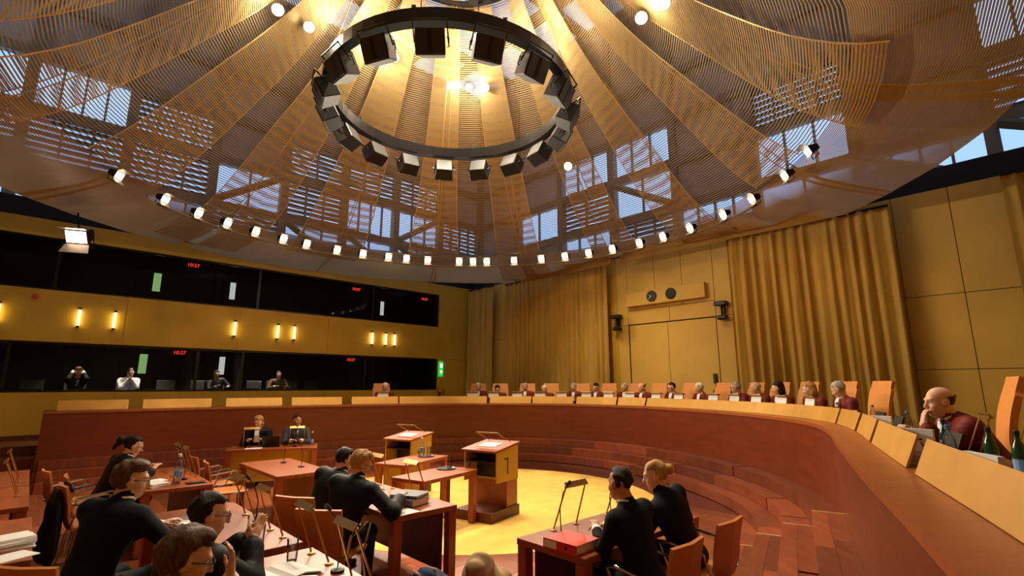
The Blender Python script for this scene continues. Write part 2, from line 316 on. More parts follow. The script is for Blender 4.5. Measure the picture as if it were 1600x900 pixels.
# ------------------------------------------------------------------ hall around the canopy
m = MB(); XA = np.linspace(AMIN - .1, DB + 2.4, 9); XB = np.linspace(BMIN - .1, DA + 2.4, 10)
for x in XA: m.bb(x - .15, x + .15, BMIN - .2, DA + 2.5, 17.01, 17.4)
for x in XB: m.bb(AMIN - .2, DB + 2.5, x - .15, x + .15, 17.0, 17.3)
ce = struct(room(m.build('ceiling', 'steel')), 'steel beam grid of the glazed hall roof', 'ceiling')
for i in range(8):
    for j in range(9): MB().bb(XA[i] + .151, XA[i + 1] - .151, XB[j] + .151, XB[j + 1] - .151, 17.2, 17.22).build('roof_pane', 'glass', ce)
def facade(side):
    # t runs along the wall; put() places a box at t, depth d (0 = inner face), z
    def put(mb, t0, t1, d0, d1, z0, z1):
        if side == 'left': mb.bb(t0, t1, DA + 2.2 + d0, DA + 2.2 + d1, z0, z1)
        else: mb.bb(DB + 2.2 + d0, DB + 2.2 + d1, t0, t1, z0, z1)
    t0, t1 = (AMIN, DB + 2.2) if side == 'left' else (BMIN, DA + 2.2)
    n = 8; w = (t1 - t0) / n; rows = [6.6, 8.2, 9.9, 11.6, 13.4, 17.0]
    nm = 'left' if side == 'left' else 'back'
    frame = MB()
    for i in range(n + 1): put(frame, t0 + i * w - .14, t0 + i * w + .14, 0, .3, 6.1, 17)
    for z in rows[:-1]: put(frame, t0, t1, .02, .28, z - .16, z + .16)
    fo = struct(room(frame.build('wall_hall_' + nm, 'steel')), 'steel frame of the glazed hall wall high behind the canopy, %s side' % nm, 'wall')
    rg = random.Random(3 if side == 'left' else 11)
    for i in range(n):
        for j in range(5):
            a, b = t0 + i * w + .14, t0 + (i + 1) * w - .14; z0, z1 = rows[j] + .16, rows[j + 1] - .16
            pr = rg.random(); mb = MB()
            if j >= 3 or (j == 2 and pr < .45) or (pr < .12):
                put(mb, a, b, .1, .16, z0, z1); mb.build('wall_panel', 'hall_grey', fo); continue
            put(mb, a, b, .14, .15, z0, z1); mb.build('pane', 'glass', fo)
            mu = MB(); k = rg.choice([1, 2, 3])
            for q in range(1, k + 1): x = a + (b - a) * q / (k + 1); put(mu, x - .03, x + .03, .1, .2, z0, z1)
            mu.build('mullion', 'steel', fo)
            if pr > .74:
                for q in range(7):
                    sl = MB(); zz = z0 + (z1 - z0) * (q + .5) / 7; put(sl, a, b, .18, .3, zz - .05, zz + .05); sl.build('louvre_slat', 'hall_grey', fo)
            if pr < .5:
                br = MB(); A = (a, z0); B = (b, z1); 
                if rg.random() < .5: A, B = (b, z0), (a, z1)
                P = [(A[0], DA + 2.15, A[1]), (B[0], DA + 2.15, B[1])] if side == 'left' else [(DB + 2.15, A[0], A[1]), (DB + 2.15, B[0], B[1])]
                br.tube(P, .13, 4); br.build('diagonal_brace', 'steel', fo)
facade('left'); facade('back')
# ------------------------------------------------------------------ canopy of metal strands
PROF = catmull([(.85, 15.2), (1.3, 13.6), (2.05, 12.0), (2.95, 10.5), (3.95, 9.15), (4.9, 8.1), (5.75, 7.2), (6.45, 6.55), (7.15, 6.12), (7.9, 5.93), (8.75, 5.78)], 24)
PL = np.concatenate([[0], np.cumsum(np.hypot(*np.diff(PROF, axis=0).T))])
def prof(l): return np.interp(l, PL, PROF[:, 0]), np.interp(l, PL, PROF[:, 1])
def cpt(th, r, z):
    x, y = CC.x + r * math.cos(th), CC.y + r * math.sin(th); a, b = AB(x, y)
    if z < 6.7:
        a2, b2 = min(a, DB - .62), min(b, DA - .12)
        if (a2, b2) != (a, b): return W(a2, b2, z)
    return Vector((x, y, z))
can = thing('mesh_canopy', 'huge bell-shaped canopy of overlapping gold metal mesh strips hanging over the courtroom', 'canopy', (0, 0, 0))
NG = 14; r_sag = .02
def gore(th, half, off, pitch, rad, l0, l1, sag, mat='mesh_gold'):
    mb = MB(); l = l0; vs = []; fs = []; NS = 3
    while l < l1:
        r, z = prof(l); r += off; hw = half * (1 + .05 * math.sin(l * .7 + th * 3)); q0 = len(vs)
        tr, tz = PROFT(l)
        for i in range(NS + 1):
            u = -1 + 2 * i / NS; sg = sag * (1 - u * u); t = th + u * hw
            c = cpt(t, r - sg * .5, z - sg * .35)
            e = Vector((math.cos(t), math.sin(t), 0))
            for (p, q) in ((-.5, -.3), (.5, -.3), (0, .6)):
                vs.append(c + (e * (tr * p - tz * q) + Vector((0, 0, tz * p + tr * q))) * (rad * 2 * min(1.75, max(1, 1 + .75 * (z - 8) / 1.5))))
        for i in range(NS):
            o = q0 + i * 3
            fs += [(o + k, o + (k + 1) % 3, o + 3 + (k + 1) % 3, o + 3 + k) for k in range(3)]
        l += pitch * (.5 if z < 6.35 and off > 0 else 1)
    mb.v = [tuple(v) for v in vs]; mb.f = fs; mb.m = [0] * len(fs)
    me = bpy.data.meshes.new('mesh_strip'); me.from_pydata(mb.v, [], mb.f); me.materials.append(MATS[mat]); o = bpy.data.objects.new('mesh_strip', me); COL.objects.link(o); o.parent = can; o['kind'] = 'stuff'
    for s in (-1, 1):
        e = MB(); pts = []
        for l in np.linspace(l0, l1, 40):
            r, z = prof(l); pts.append(cpt(th + s * half * (1 + .05 * math.sin(l * .7 + th * 3)), r + off, z))
        e.tube(pts, .012, 4); e.build('edge_cable', 'mesh_edge', can)
PTAN = np.gradient(PROF, axis=0); PTAN /= np.hypot(*PTAN.T)[:, None]
def PROFT(l): return np.interp(l, PL, PTAN[:, 0]), np.interp(l, PL, PTAN[:, 1])
for g in range(NG):
    th = 2 * PI * (g + .5) / NG; jit = random.uniform(-.03, .03)
    gore(th + jit, PI / NG * 1.02, .12, .056, .0098, 0, PL[-1] - .02, r_sag)
for g in range(NG):
    th = 2 * PI * g / NG; jit = random.uniform(-.04, .04); hw = PI / NG * random.uniform(.42, .74)
    gore(th + jit, hw, -.16, .045, .0105, 0, PL[-1] - random.uniform(.1, 2.2), .05)
# upper ring of the canopy that carries the added fill spots
up = thing('canopy_ring', 'dark steel ring gathering the top of the mesh canopy', 'ring', (CC.x, CC.y, 11.8))
m = MB(); m.tube([(1.75 * math.cos(t), 1.75 * math.sin(t), 0) for t in np.linspace(0, 2 * PI, 49)[:-1]], .07, 6, True); m.build('ring_tube', 'black_metal', up)
for k in range(12): m = MB(); t = 2 * PI * k / 12; m.tube([(1.75 * math.cos(t), 1.75 * math.sin(t), 0), (.5 * math.cos(t), .5 * math.sin(t), 2.8)], .02, 5); m.build('stay_rod', 'steel', up)
# ------------------------------------------------------------------ loudspeaker ring
RC = Vector((-1.28, 9.45, 7.75)); RR = 2.42
rg = thing('speaker_ring', 'big black steel ring hanging under the canopy and carrying loudspeakers', 'ring', RC)
m = MB(); n = 64
vs = []; fs = []
for i in range(n):
    t = 2 * PI * i / n
    for (r, z) in ((RR - .09, -.11), (RR + .09, -.11), (RR + .09, .13), (RR + .04, .15), (RR - .04, .15), (RR - .09, .13)): vs.append((r * math.cos(t), r * math.sin(t), z))
for i in range(n): fs += [(i * 6 + k, i * 6 + (k + 1) % 6, ((i + 1) % n) * 6 + (k + 1) % 6, ((i + 1) % n) * 6 + k) for k in range(6)]
m.add(vs, fs); m.build('ring_beam', 'black_metal', rg)
for k in range(3):
    t = math.radians((100, 215, 335)[k])
    for d in (-.03, .03):
        m = MB(); m.cyl((RR * math.cos(t + d), RR * math.sin(t + d), .14), (CC.x - RC.x + 1.75 * math.cos(t + d), CC.y - RC.y + 1.75 * math.sin(t + d), 3.985), .008, 5); m.build('suspension_cable', 'mesh_edge', rg)
for k in range(10):
    t = 2 * PI * (k + .3) / 10; m = MB(); m.box((RR * math.cos(t), RR * math.sin(t), .19), (.07, .07, .08)); m.build('junction_box', 'booth_grey', rg)
def speaker_proto():
    t = thing('loudspeaker', '', 'loudspeaker', (0, 0, 0), 0, 'loudspeakers on the hanging ring')
    m = MB(); m.prism([(-.24, -.17), (-.2, .17), (.2, .17), (.24, -.17)], 2, -.23, .17); m.build('cabinet', 'black', t, bevel=.015)
    m = MB(); m.bb(-.215, .215, -.186, -.171, -.21, .15); m.build('front_grille', 'grille', t); 
    m = MB(); m.bb(-.03, .03, -.192, -.186, -.205, .145); m.build('grille_bar', 'black_metal', t)
    m = MB(); m.tube([(-.27, 0, -.02), (-.27, -.12, .29), (.27, -.12, .29), (.27, 0, -.02)], .016, 5); m.build('bracket', 'black_metal', t)
    for s in (-1, 1): m = MB(); m.tube([(s * .235, .05, .06), (s * .27, .05, .06), (s * .27, .05, -.08), (s * .235, .05, -.08)], .012, 5); m.build('handle', 'black_metal', t)
    return t
sp = speaker_proto(); NSP = 17
for k in range(NSP):
    th = 2 * PI * (k + .5) / NSP + PI / 2; lb = 'black loudspeaker on the hanging ring, %s anticlockwise from the far side' % nth(k)
    o = sp if k == 0 else dup(sp, lb); o['label'] = lb
    o.location = (RC.x + (RR) * math.cos(th), RC.y + (RR) * math.sin(th), RC.z - .42)
    o.rotation_euler = Euler((0, 0, th + PI / 2 + 0)) ; o.rotation_euler = (Matrix.Rotation(th + PI / 2, 3, 'Z') @ Matrix.Rotation(math.radians(28), 3, 'X')).to_euler()
# ------------------------------------------------------------------ floodlights standing on the canopy rim
def flood_proto(name, grp):
    t = thing(name, '', 'floodlight', (0, 0, 0), 0, grp)
    m = MB(); m.prism([(-.09, -.1), (.1, -.06), (.1, .06), (-.09, .1)], 0, -.13, .13); m.build('housing', 'black_metal', t, bevel=.01)
    m = MB(); m.bb(-.11, .11, -.098, -.092, -.08, .08); m.build('lamp_face', 'lamp_white', t)
    for s in (-1, 1):
        m = MB(); m.add([(-.13, -.095, s * .1), (.13, -.095, s * .1), (.16, -.22, s * .17), (-.16, -.22, s * .17), (-.13, -.099, s * .106), (.13, -.099, s * .106), (.16, -.224, s * .176), (-.16, -.224, s * .176)], [(0, 1, 2, 3), (7, 6, 5, 4), (0, 4, 5, 1), (1, 5, 6, 2), (2, 6, 7, 3), (3, 7, 4, 0)]); m.build('barn_door', 'steel', t)
    m = MB(); m.tube([(-.15, 0, 0), (-.15, 0, -.17), (.15, 0, -.17), (.15, 0, 0)], .012, 5); m.build('yoke', 'black_metal', t)
    return t
fl = flood_proto('floodlight', 'floodlights around the canopy rim'); first = True; cnt = 0
FA = [-12, -3, 8, 17, 27, 35, 42, 50, 57, 64, 71, 79, 87, 91, 95, 104, 110, 115, 122, 129, 137, 143, 150, 157, 164, 172, 183]
for i, d in enumerate(reversed(FA)):
    th = math.radians(d); lb = 'small white floodlight on the canopy rim, %s from the left of the row' % nth(i)
    o = fl if i == 0 else dup(fl, lb); o['label'] = lb
    r = 6.72; p = (CC.x + r * math.cos(th), CC.y + r * math.sin(th), 6.1); a, b = AB(p[0], p[1])
    o.location = p; o.scale = (.85,) * 3; o.rotation_euler = (Matrix.Rotation(th - PI / 2, 3, 'Z') @ Matrix.Rotation(math.radians(24), 3, 'X')).to_euler()
    if i % 2 == 0 or d > 100: light('floodlight_beam', 'SPOT', (p[0] - .27 * math.cos(th), p[1] - .27 * math.sin(th), p[2] - .1), 360 if d > 100 else 230, WARM, (CC.x - 6 * math.cos(th), CC.y - 6 * math.sin(th), 2.2), .12, 80, .8)
# the ledge the floodlights stand on
m = MB(); m.tube([(CC.x + 6.72 * math.cos(t), CC.y + 6.72 * math.sin(t), 5.91) for t in np.linspace(.12, PI - .12, 49)], .022, 6); o = m.build('lamp_rail', 'steel'); tag(o, 'thin steel rail circling the canopy rim under the floodlights', 'rail')
# large floodlight hanging by the upper booth window
bf = flood_proto('hanging_floodlight', 'floodlight'); bf['label'] = 'large lit floodlight with barn doors hanging before the upper booth window'; del bf['group']
bf.location = W(.35, 14.8, 5.35); bf.scale = (1.7,) * 3; bf.rotation_euler = (Matrix.Rotation(math.radians(20), 3, 'Z') @ Matrix.Rotation(math.radians(35), 3, 'X')).to_euler()
m = MB(); m.cyl((0, 0, .05), (0, .06, .42), .012, 5); m.build('hanger', 'black_metal', bf)
# bright lamps high inside the canopy
hl = thing('canopy_lamp', '', 'lamp', (0, 0, 0), 0, 'bright round lamps high in the canopy')
m = MB(); m.lathe([(.05, .16), (.1, .12), (.12, 0), (.115, -.02)], 12); m.build('housing', 'black_metal', hl); m = MB(); m.lathe([(.1, -.03), (.11, -.02), (.1, -.015)], 12); m.build('lamp_face', 'lamp_white', hl); m = MB(); m.cyl((0, 0, .15), (0, 0, .5), .012, 5); m.build('rod', 'black_metal', hl)
HL = [(-4.53, 8.44, 9.09), (-4.39, 9.51, 9.57), (2.41, 8.16, 8.68), (2.46, 7.06, 8.05), (-1.66, 12.3, 10.0), (-1.19, 12.55, 10.09), (-.74, 12.49, 10.05), (-3.04, 11.57, 10.32), (1.56, 12.98, 7.95)]
for i, q in enumerate(HL):
    q = Vector(q); d = (q - Vector((-.3, 1.5, 1.6))).normalized()
    lb = 'bright round lamp high in the canopy, ' + ['leftmost', 'second from the left', 'lower of the pair on the right', 'higher of the pair on the right', 'left one of three seen through the ring', 'middle one of three seen through the ring', 'right one of three seen through the ring', 'single one inside the ring on the left', 'single one low to the right of the ring'][i]
    o = hl if i == 0 else dup(hl, lb); o['label'] = lb; o.location = q
    dn_ = -d; o.rotation_euler = (-dn_).to_track_quat('Z', 'Y').to_euler()
    if i in (0, 2, 5, 7): light('canopy_lamp_glow', 'POINT', q + dn_ * .35, 80, WARM, size=.1)
for k in range(5):  # added fill points that brighten the gold mesh, with made-up caps over them
    t = 2 * PI * k / 5; x, y = 1.2 * math.cos(t), 1.2 * math.sin(t); light('canopy_fill_point', 'POINT', (CC.x + x, CC.y + y, 10.4), 95, WARM, size=.1)
    m = MB(); m.lathe([(.12, -1.3), (.1, -1.2), (.03, -1.17), (.012, -1.1), (.012, 0)], 10, (x, y, .02)); m.build('fill_cap', 'black_metal', up)
    m = MB(); m.cyl((x, y, 0), (x * 1.458, y * 1.458, 0), .015, 5); m.build('fill_cap_arm', 'black_metal', up)
for (dx, dy), aim, pw in SPOTS:  # cans and arms made up to house the added fill spots
    m = MB(); m.lathe([(.14, -.13), (.14, .05), (.03, .09)], 10, (dx, dy, 0)); m.build('fill_spot_can', 'black_metal', up); m = MB(); l_ = math.hypot(dx, dy); m.cyl((dx, dy, .05), (dx / l_ * 1.75, dy / l_ * 1.75, .02), .015, 5); m.build('fill_spot_arm', 'black_metal', up)
# ------------------------------------------------------------------ wall lamps, clocks, signs
wlp = thing('wall_lamp', '', 'wall lamp', (0, 0, 0), RZ, 'tube lamps on the ochre wall')
m = MB(); m.cyl((0, -.075, -.2), (0, -.075, .2), .028, 10); m.build('glass_tube', 'tube_warm', wlp)
m = MB(); m.cyl((0, -.075, .2), (0, -.075, .26), .034, 10); m.build('end_cap', 'black_metal', wlp); m = MB(); m.cyl((0, -.075, -.26), (0, -.075, -.2), .034, 10); m.build('end_cap', 'black_metal', wlp); m = MB(); m.bb(-.02, .02, -.06, 0, -.24, -.2); m.bb(-.02, .02, -.06, 0, .2, .24); m.build('bracket', 'black_metal', wlp)
for i, a in enumerate([-.8, .66, 1.38, 4.28, 5.54, 6.06, 8.86, 9.41, 9.79]):
    lb = 'glowing vertical tube lamp on the ochre wall, %s from the left' % nth(i); o = wlp if i == 0 else dup(wlp, lb); o['label'] = lb; o.location = W(a, DA - .016, 3.66)
def text_mesh(s, size, name, mat, parent, loc, rot=(PI / 2, 0, 0)):
    c = bpy.data.curves.new(name, 'FONT'); c.body = s; c.size = size; c.align_x = 'CENTER'; c.align_y = 'CENTER'; c.extrude = .002
    t = bpy.data.objects.new(name, c); COL.objects.link(t); dg = bpy.context.evaluated_depsgraph_get(); me = bpy.data.meshes.new_from_object(t.evaluated_get(dg)); bpy.data.objects.remove(t)
    me.materials.clear(); me.materials.append(MATS[mat]); o = bpy.data.objects.new(name, me); COL.objects.link(o); o.parent = parent; o.location = loc; o.rotation_euler = rot; return o
for i, (a, z, w) in enumerate([(3.16, 2.99, 'lower left'), (8.69, 2.97, 'lower right'), (3.13, 5.62, 'upper left'), (8.45, 5.58, 'upper middle'), (11.5, 5.56, 'upper right')]):
    t = thing('digital_clock', 'red digital clock inside the booths, %s one' % w, 'clock', W(a, DA + 1.2 if z < 3 else DA + .6, z - .05), RZ, 'red digital clocks in the booths')
    m = MB(); m.bb(-.2, .2, 0, .05, -.07, .07); m.build('case', 'black', t); text_mesh('10:27', .15, 'digits', 'led_red', t, (0, -.004, 0))
    m = MB(); m.cyl((0, .025, .07), (0, .025, .34), .01, 5); m.build('hanger', 'black', t)
t = thing('exit_sign', 'green lit exit sign with white pictograms beside the corner door', 'sign', W(11.97, DA - .001, 2.62), RZ)
m = MB(); m.bb(-.1, .1, -.08, 0, -.3, .3); m.build('light_box', 'exit_green', t, bevel=.02)
m = MB(); m.bb(-.06, .06, -.084, -.08, .05, .22); m.build('pictogram', 'exit_white', t); m = MB(); m.prism([(-.05, -.05), (.05, -.05), (.06, -.12), (0, -.2), (-.06, -.12)], 1, -.084, -.08); m.build('pictogram', 'exit_white', t)
t = thing('fire_alarm', 'small red fire call point on a wall post near the corner', 'alarm', W(11.93, DA - .02, 1.78), RZ); m = MB(); m.bb(-.08, .08, -.06, 0, -.08, .08); m.build('case', 'red_plastic', t, bevel=.01); m = MB(); m.bb(-.03, .03, -.066, -.06, -.04, .04); m.build('button', 'white', t); m = MB(); m.bb(-.05, .05, -.05, 0, -.5, -.08); m.build('post', 'table_dark', t)
t = thing('wall_sounder', 'small red alarm sounder on the ochre wall between the booth rows', 'alarm', W(-.2, DA - .016, 4.12), RZ); m = MB(); m.T = Matrix.Rotation(PI / 2, 4, 'X'); m.lathe([(.06, 0), (.06, .05), (.04, .08)], 12); m.build('body', 'red_plastic', t); m = MB(); m.T = Matrix.Rotation(PI / 2, 4, 'X'); m.lathe([(.03, .08), (.03, .1), (.01, .11)], 10); m.build('lens', 'red_plastic', t)
# clock box on the back wall
RB = RZ - PI / 2
t = thing('clock_panel', 'long ochre box on the back wall that carries two black discs', 'wall box', W(DB - .035, 7.6, 4.62), RB)
m = MB(); m.bb(-1.3, 1.3, -.16, 0, -.22, .22); m.build('box_body', 'ochre_panel', t, bevel=.01)
c = thing('wall_clock', 'round black clock with white hands, left disc on the box', 'clock', W(DB - .196, 7.97, 4.64), RB)
m = MB(); m.T = Matrix.Rotation(PI / 2, 4, 'X'); m.lathe([(.17, 0), (.17, .02), (.15, .03), (.01, .03)], 24); m.build('dial', 'black', c)
m = MB(); m.box((-.045, -.034, -.04), (.012, .006, .12), Matrix.Rotation(math.radians(48), 3, 'Y')); m.build('hand', 'white', c); m = MB(); m.box((-.03, -.036, .012), (.012, .006, .08), Matrix.Rotation(math.radians(-70), 3, 'Y')); m.build('hand', 'white', c)
c = thing('black_disc', 'plain round black loudspeaker disc, right disc on the box', 'loudspeaker', W(DB - .196, 7.33, 4.64), RB); m = MB(); m.T = Matrix.Rotation(PI / 2, 4, 'X'); m.lathe([(.17, 0), (.17, .02), (.15, .03), (.01, .03)], 24); m.build('rim', 'black', c); m = MB(); m.T = Matrix.Rotation(PI / 2, 4, 'X'); m.lathe([(.14, .03), (.12, .045), (.01, .05)], 24); m.build('grille', 'grille', c)
for i, (b, z) in enumerate([(9.28, 3.95), (5.86, 3.98)]):
    t = thing('wall_camera', 'black remote camera on a wall bracket, ' + ('left of the clock box beside the curtain', 'right of the clock box')[i], 'camera', W(DB - .035, b, z), RB, 'remote cameras on the back wall')
    m = MB(); m.bb(-.03, .03, -.05, 0, -.1, .2); m.build('mount', 'black_metal', t); m = MB(); m.bb(-.17, .17, -.28, -.05, .12, .24); m.build('camera_body', 'black', t, bevel=.02)
    m = MB(); m.cyl((0, -.14, .12), (0, -.14, -.14), .03, 8); m.build('stem', 'black_metal', t); m = MB(); m.bb(-.13, .13, -.24, -.04, -.26, -.14); m.build('lower_head', 'black', t, bevel=.03); m = MB(); m.T = Matrix.Translation((.1, -.24, -.2)) @ Matrix.Rotation(PI / 2, 4, 'X'); m.lathe([(.05, 0), (.05, .06), (.04, .07)], 10); m.build('lens', 'black_metal', t)
t = thing('wall_phone', 'small black handset box on the ochre panel left of the curtain', 'phone', W(DB - .012, 6.25, 2.02), RB); m = MB(); m.bb(-.05, .05, -.06, 0, 0, .26); m.build('handset', 'black', t, bevel=.01); m = MB(); m.bb(-.09, .09, -.03, 0, -.3, -.18); m.build('socket', 'booth_grey', t)
# ------------------------------------------------------------------ curtains
def curtain(b0, b1, ztop, label, off=.28, seed=1, z0=.71):
    r = random.Random(seed); w = b1 - b0; n = int(w / .022); k = w / .24
    ph = [r.uniform(-1, 1) for _ in range(200)]
    def dep(u, zf):
        x = u * k; i = int(x); fz = x - i
        a = .075 + .04 * ph[i % 200]; base = a * math.sin(2 * PI * (x + .25 * ph[(i + 7) % 200] * fz * (1 - fz) * 4))
        return (base + .025 * math.sin(x * 2.3 + 3 * zf)) * (.55 + .45 * (1 - zf)) + .012 * math.sin(5.1 * x + 4 * zf)
    t = thing('curtain', label, 'curtain', W(DB - off, b0, z0), RB, 'ochre curtains along the back wall'); rows = [0, .15, .4, .7, .9, .97, 1]
    vs = []; fs = []; H_ = ztop - z0
    for zf in rows:
        for i in range(n + 1): u = i / n; vs.append((-u * w, -dep(u, zf), zf * H_))
    for j in range(len(rows) - 1): fs += [(j * (n + 1) + i, j * (n + 1) + i + 1, (j + 1) * (n + 1) + i + 1, (j + 1) * (n + 1) + i) for i in range(n)]
    nv = len(vs); vs += [(x, y + .012, z) for x, y, z in vs]; fs += [tuple(q + nv for q in f_[::-1]) for f_ in fs]
    m = MB(); m.add(vs, fs); m.build('drape', 'curtain', t, smooth=True)
    m = MB(); m.bb(-w, 0, -.03, .05, H_ - .02, H_ + .03); m.build('curtain_rail', 'black_metal', t)
    # rows run downwards along -x: shift so the thing starts at its left end
    return t
curtain(15.15, 16.75, 5.98, 'narrow ochre curtain hanging in the far corner', .35, 1)
curtain(9.5, 14.4, 5.9, 'wide pleated ochre curtain left of the clock box', .35, 2)
curtain(1.9, 5.5, 5.85, 'wide pleated ochre curtain right of the clock box', .4, 3)
curtain(-2.3, .1, 6.0, 'ochre curtain at the right edge behind the high panels', .35, 4)
# ------------------------------------------------------------------ judges bench
bench = thing('judges_bench', 'long curved wooden bench with gold screens sweeping around the courtroom', 'bench', (0, 0, 0))
for (l0, l1) in [(0, 4.0), (4.0, 8.2), (8.2, 12.2), (12.2, 16.3), (16.3, 20.3), (20.3, LE)]:
    m = MB(); ringseg(m, l0, l1, 0, .07, .511 if l0 < 20 else .3, DZ - .05); m.build('front_panel', 'bench_wood', bench)
m = MB(); ringseg(m, 0, LE, -.015, .3, DZ - .05, DZ); m.build('front_ledge', 'desk_wood', bench)
m = MB(); ringseg(m, 0, LE, .302, .95, DZ - .05, DZ - .004); m.build('desk_top', 'table_dark', bench)
m = MB(); ringseg(m, 0, .06, .0, .95, .3, DZ - .05); m.build('end_panel', 'bench_wood', bench)
SCR = [(.19, 1.37), (1.63, 2.9), (3.21, 4.48), (4.76, 6.01), (6.27, 7.46), (7.55, 8.76), (8.8, 9.99), (10.04, 11.21), (11.29, 12.39), (12.48, 13.66), (13.71, 14.53), (14.63, 15.94), (15.99, 17.32), (17.37, 18.49), (18.53, 19.65), (19.69, 20.6), (20.65, 21.75), (21.9, 23.05), (23.2, 24.75), (25.0, 26.5)]
for l0, l1 in SCR:
    m = MB(); ls = arcs(l0, l1, .25); m.strip([bp(l, .25, DZ + .002) for l in ls], [bp(l, .33, DZ + .2) for l in ls], .014); m_scr = m.build('bench_screen', 'gold_screen', bench)
    scr_ = m_scr; m = MB()
    for l in (l0 + .12, l1 - .12): m.tube([bp(l, .26, DZ + .01), bp(l, .42, DZ + .01), bp(l, .36, DZ + .15)], .008, 4)
    m.build('screen_foot', 'brass', scr_)
# ------------------------------------------------------------------ chairs
def judge_chair():
    t = thing('judge_chair', '', 'chair', (0, 0, 0), 0, 'high-backed orange judge chairs')
    P = [(-.2, .44), (-.24, .6), (-.22, .8), (-.25, 1.0), (-.3, 1.17), (-.35, 1.32)]; C = catmull(P, 5); 
    m = MB(); m.strip([(-.26 + .02 * (z > 1.2), y, z) for y, z in C], [(.26 - .02 * (z > 1.2), y, z) for y, z in C], .05); m.build('backrest', 'judge_leather', t)
    m = MB(); m.bb(-.26, .26, -.24, .27, .4, .48); m.build('seat', 'judge_leather', t, bevel=.03)
    for s in (-1, 1): m = MB(); m.tube([(s * .3, -.22, .46), (s * .3, -.24, .68), (s * .3, .15, .68), (s * .3, .2, .62), (s * .3, .12, .46)], .014, 6); m.tube([(s * .3, .0, .46), (s * .2, 0, .44)], .014, 6); m.build('armrest', 'chrome', t)
    m = MB(); m.cyl((0, 0, .06), (0, 0, .41), .03, 8); m.build('pedestal', 'chrome', t)
    m = MB()
    for k in range(5): q = 2 * PI * k / 5; m.tube([(0, 0, .07), (.28 * math.cos(q), .28 * math.sin(q), .02)], .018, 5)
    m.build('star_base', 'chrome', t); return t
def court_chair():
    t = thing('court_chair', '', 'chair', (0, 0, 0), 0, 'leather chairs at the counsel tables')
    C = catmull([(-.2, .42), (-.25, .55), (-.27, .7), (-.31, .88)], 4); C2 = lambda x, y: y - .03 + .12 * abs(x)
    m = MB()
    for x0, x1 in ((-.22, -.11), (-.11, 0), (0, .11), (.11, .22)): m.strip([(x0, C2(x0, y), z) for y, z in C], [(x1, C2(x1, y), z) for y, z in C], .026)
    m.build('backrest', 'leather', t)
    m = MB(); m.bb(-.23, .23, -.22, .24, .425, .465); m.build('seat', 'leather', t, bevel=.015)
    for s in (-1, 1):
        m = MB(); m.tube([(s * .26, -.24, .5), (s * .265, -.2, .64), (s * .265, .12, .68), (s * .265, .19, .66), (s * .26, .1, .45), (s * .24, 0, .43)], .013, 6); m.tube([(s * .26, -.24, .5), (s * .22, -.24, .46)], .013, 6); m.build('armrest', 'chrome', t)
        for y in (-.22, .2): m = MB(); m.tube([(s * .2, y * .8, .43), (s * .24, y * 1.1, .002)], .013, 6); m.build('leg', 'chrome', t)
    return t
JCH = judge_chair(); CCH = court_chair(); used = {'j': 0, 'c': 0}
def put_chair(kind, loc, rz, label):
    p = JCH if kind == 'j' else CCH
    if not used[kind]: used[kind] = 1; p.location = loc; p.rotation_euler = (0, 0, rz); p['label'] = label; return p
    return dup(p, label, loc, rz)
# ------------------------------------------------------------------ tables, lecterns
def table(a, b, la, lb, rot, label, panel=None, mat='table_wood', pmat='table_dark'):
    t = thing('counsel_table', label, 'table', W(a, b), RZ + rot, 'counsel tables')
    x, y = la / 2, lb / 2
    MB().bb(-x, x, -y, y, .69, .74).build('tabletop', mat, t, bevel=.004)
    for sx in (-1, 1):
        for sy in (-1, 1): MB().box((sx * (x - .05), sy * (y - .05), .35), (.09, .09, .68)).build('leg', mat, t, bevel=.004)
    if panel:
        s, hi = panel; m = MB()
        if s in '+-': q = (x - .12) * (1 if s == '+' else -1); m.bb(q - .012, q + .012, -y + .1, y - .1, .12, .69)
        else: q = (y - .12) * (1 if s == 'N' else -1); m.bb(-x + .1, x - .1, q - .012, q + .012, .12, .69)
        m.build('modesty_panel', pmat, t)
    return t
TB = {}
TB['T1'] = table(3.89, 2.8, 1.72, .7, 0, 'wooden table with the red binder in front of the couple on the right', ('N', 0))
TB['T2'] = table(3.01, 5.35, .74, 1.9, 0, 'wooden table in front of the two gowned lawyers in the middle', ('+', 0))
TB['T3'] = table(1.34, 5.18, .78, 1.9, 0, 'wooden table under the grey folder and glasses, left foreground', ('+', 0))
TB['T4'] = table(1.34, 3.12, .78, 1.86, 0, 'wooden table with the open books at the bottom edge', ('+', 0))
TB['T5'] = table(1.47, 8.4, .74, 1.9, 0, 'wooden table with papers and bottle before the woman with the ponytail', ('+', 0))
TB['T6a'] = table(-.22, 9.72, .74, 1.56, 0, 'empty wooden table at the left edge, farther one with a brass lamp', ('+', 0))
TB['T6b'] = table(-.22, 8.12, .74, 1.5, 0, 'empty wooden table at the left edge, nearer one of the pair', ('+', 0))
TB['T6c'] = table(-.2, 5.95, .74, 1.6, 0, 'wooden table with paper stacks in the lower left corner', ('+', 0))
TB['T7'] = table(2.98, 8.25, .78, 1.7, 0, 'empty wooden table with two bent black lamps and two empty chairs', ('+', 0), pmat='ochre')
TB['T8'] = table(3.75, 11.0, 1.65, .7, math.radians(-24), 'registrar table with ochre front below the bench', ('S', 0), pmat='ochre')
TB['T9'] = table(4.85, 7.55, 1.25, .6, math.radians(22), 'small wooden table with bottle and tray beside the farther lectern', ('N', 0), pmat='ochre')
TB['T10'] = table(4.34, 6.15, 1.15, .6, math.radians(14), 'small wooden table with tray and tumbler beside the nearer lectern')
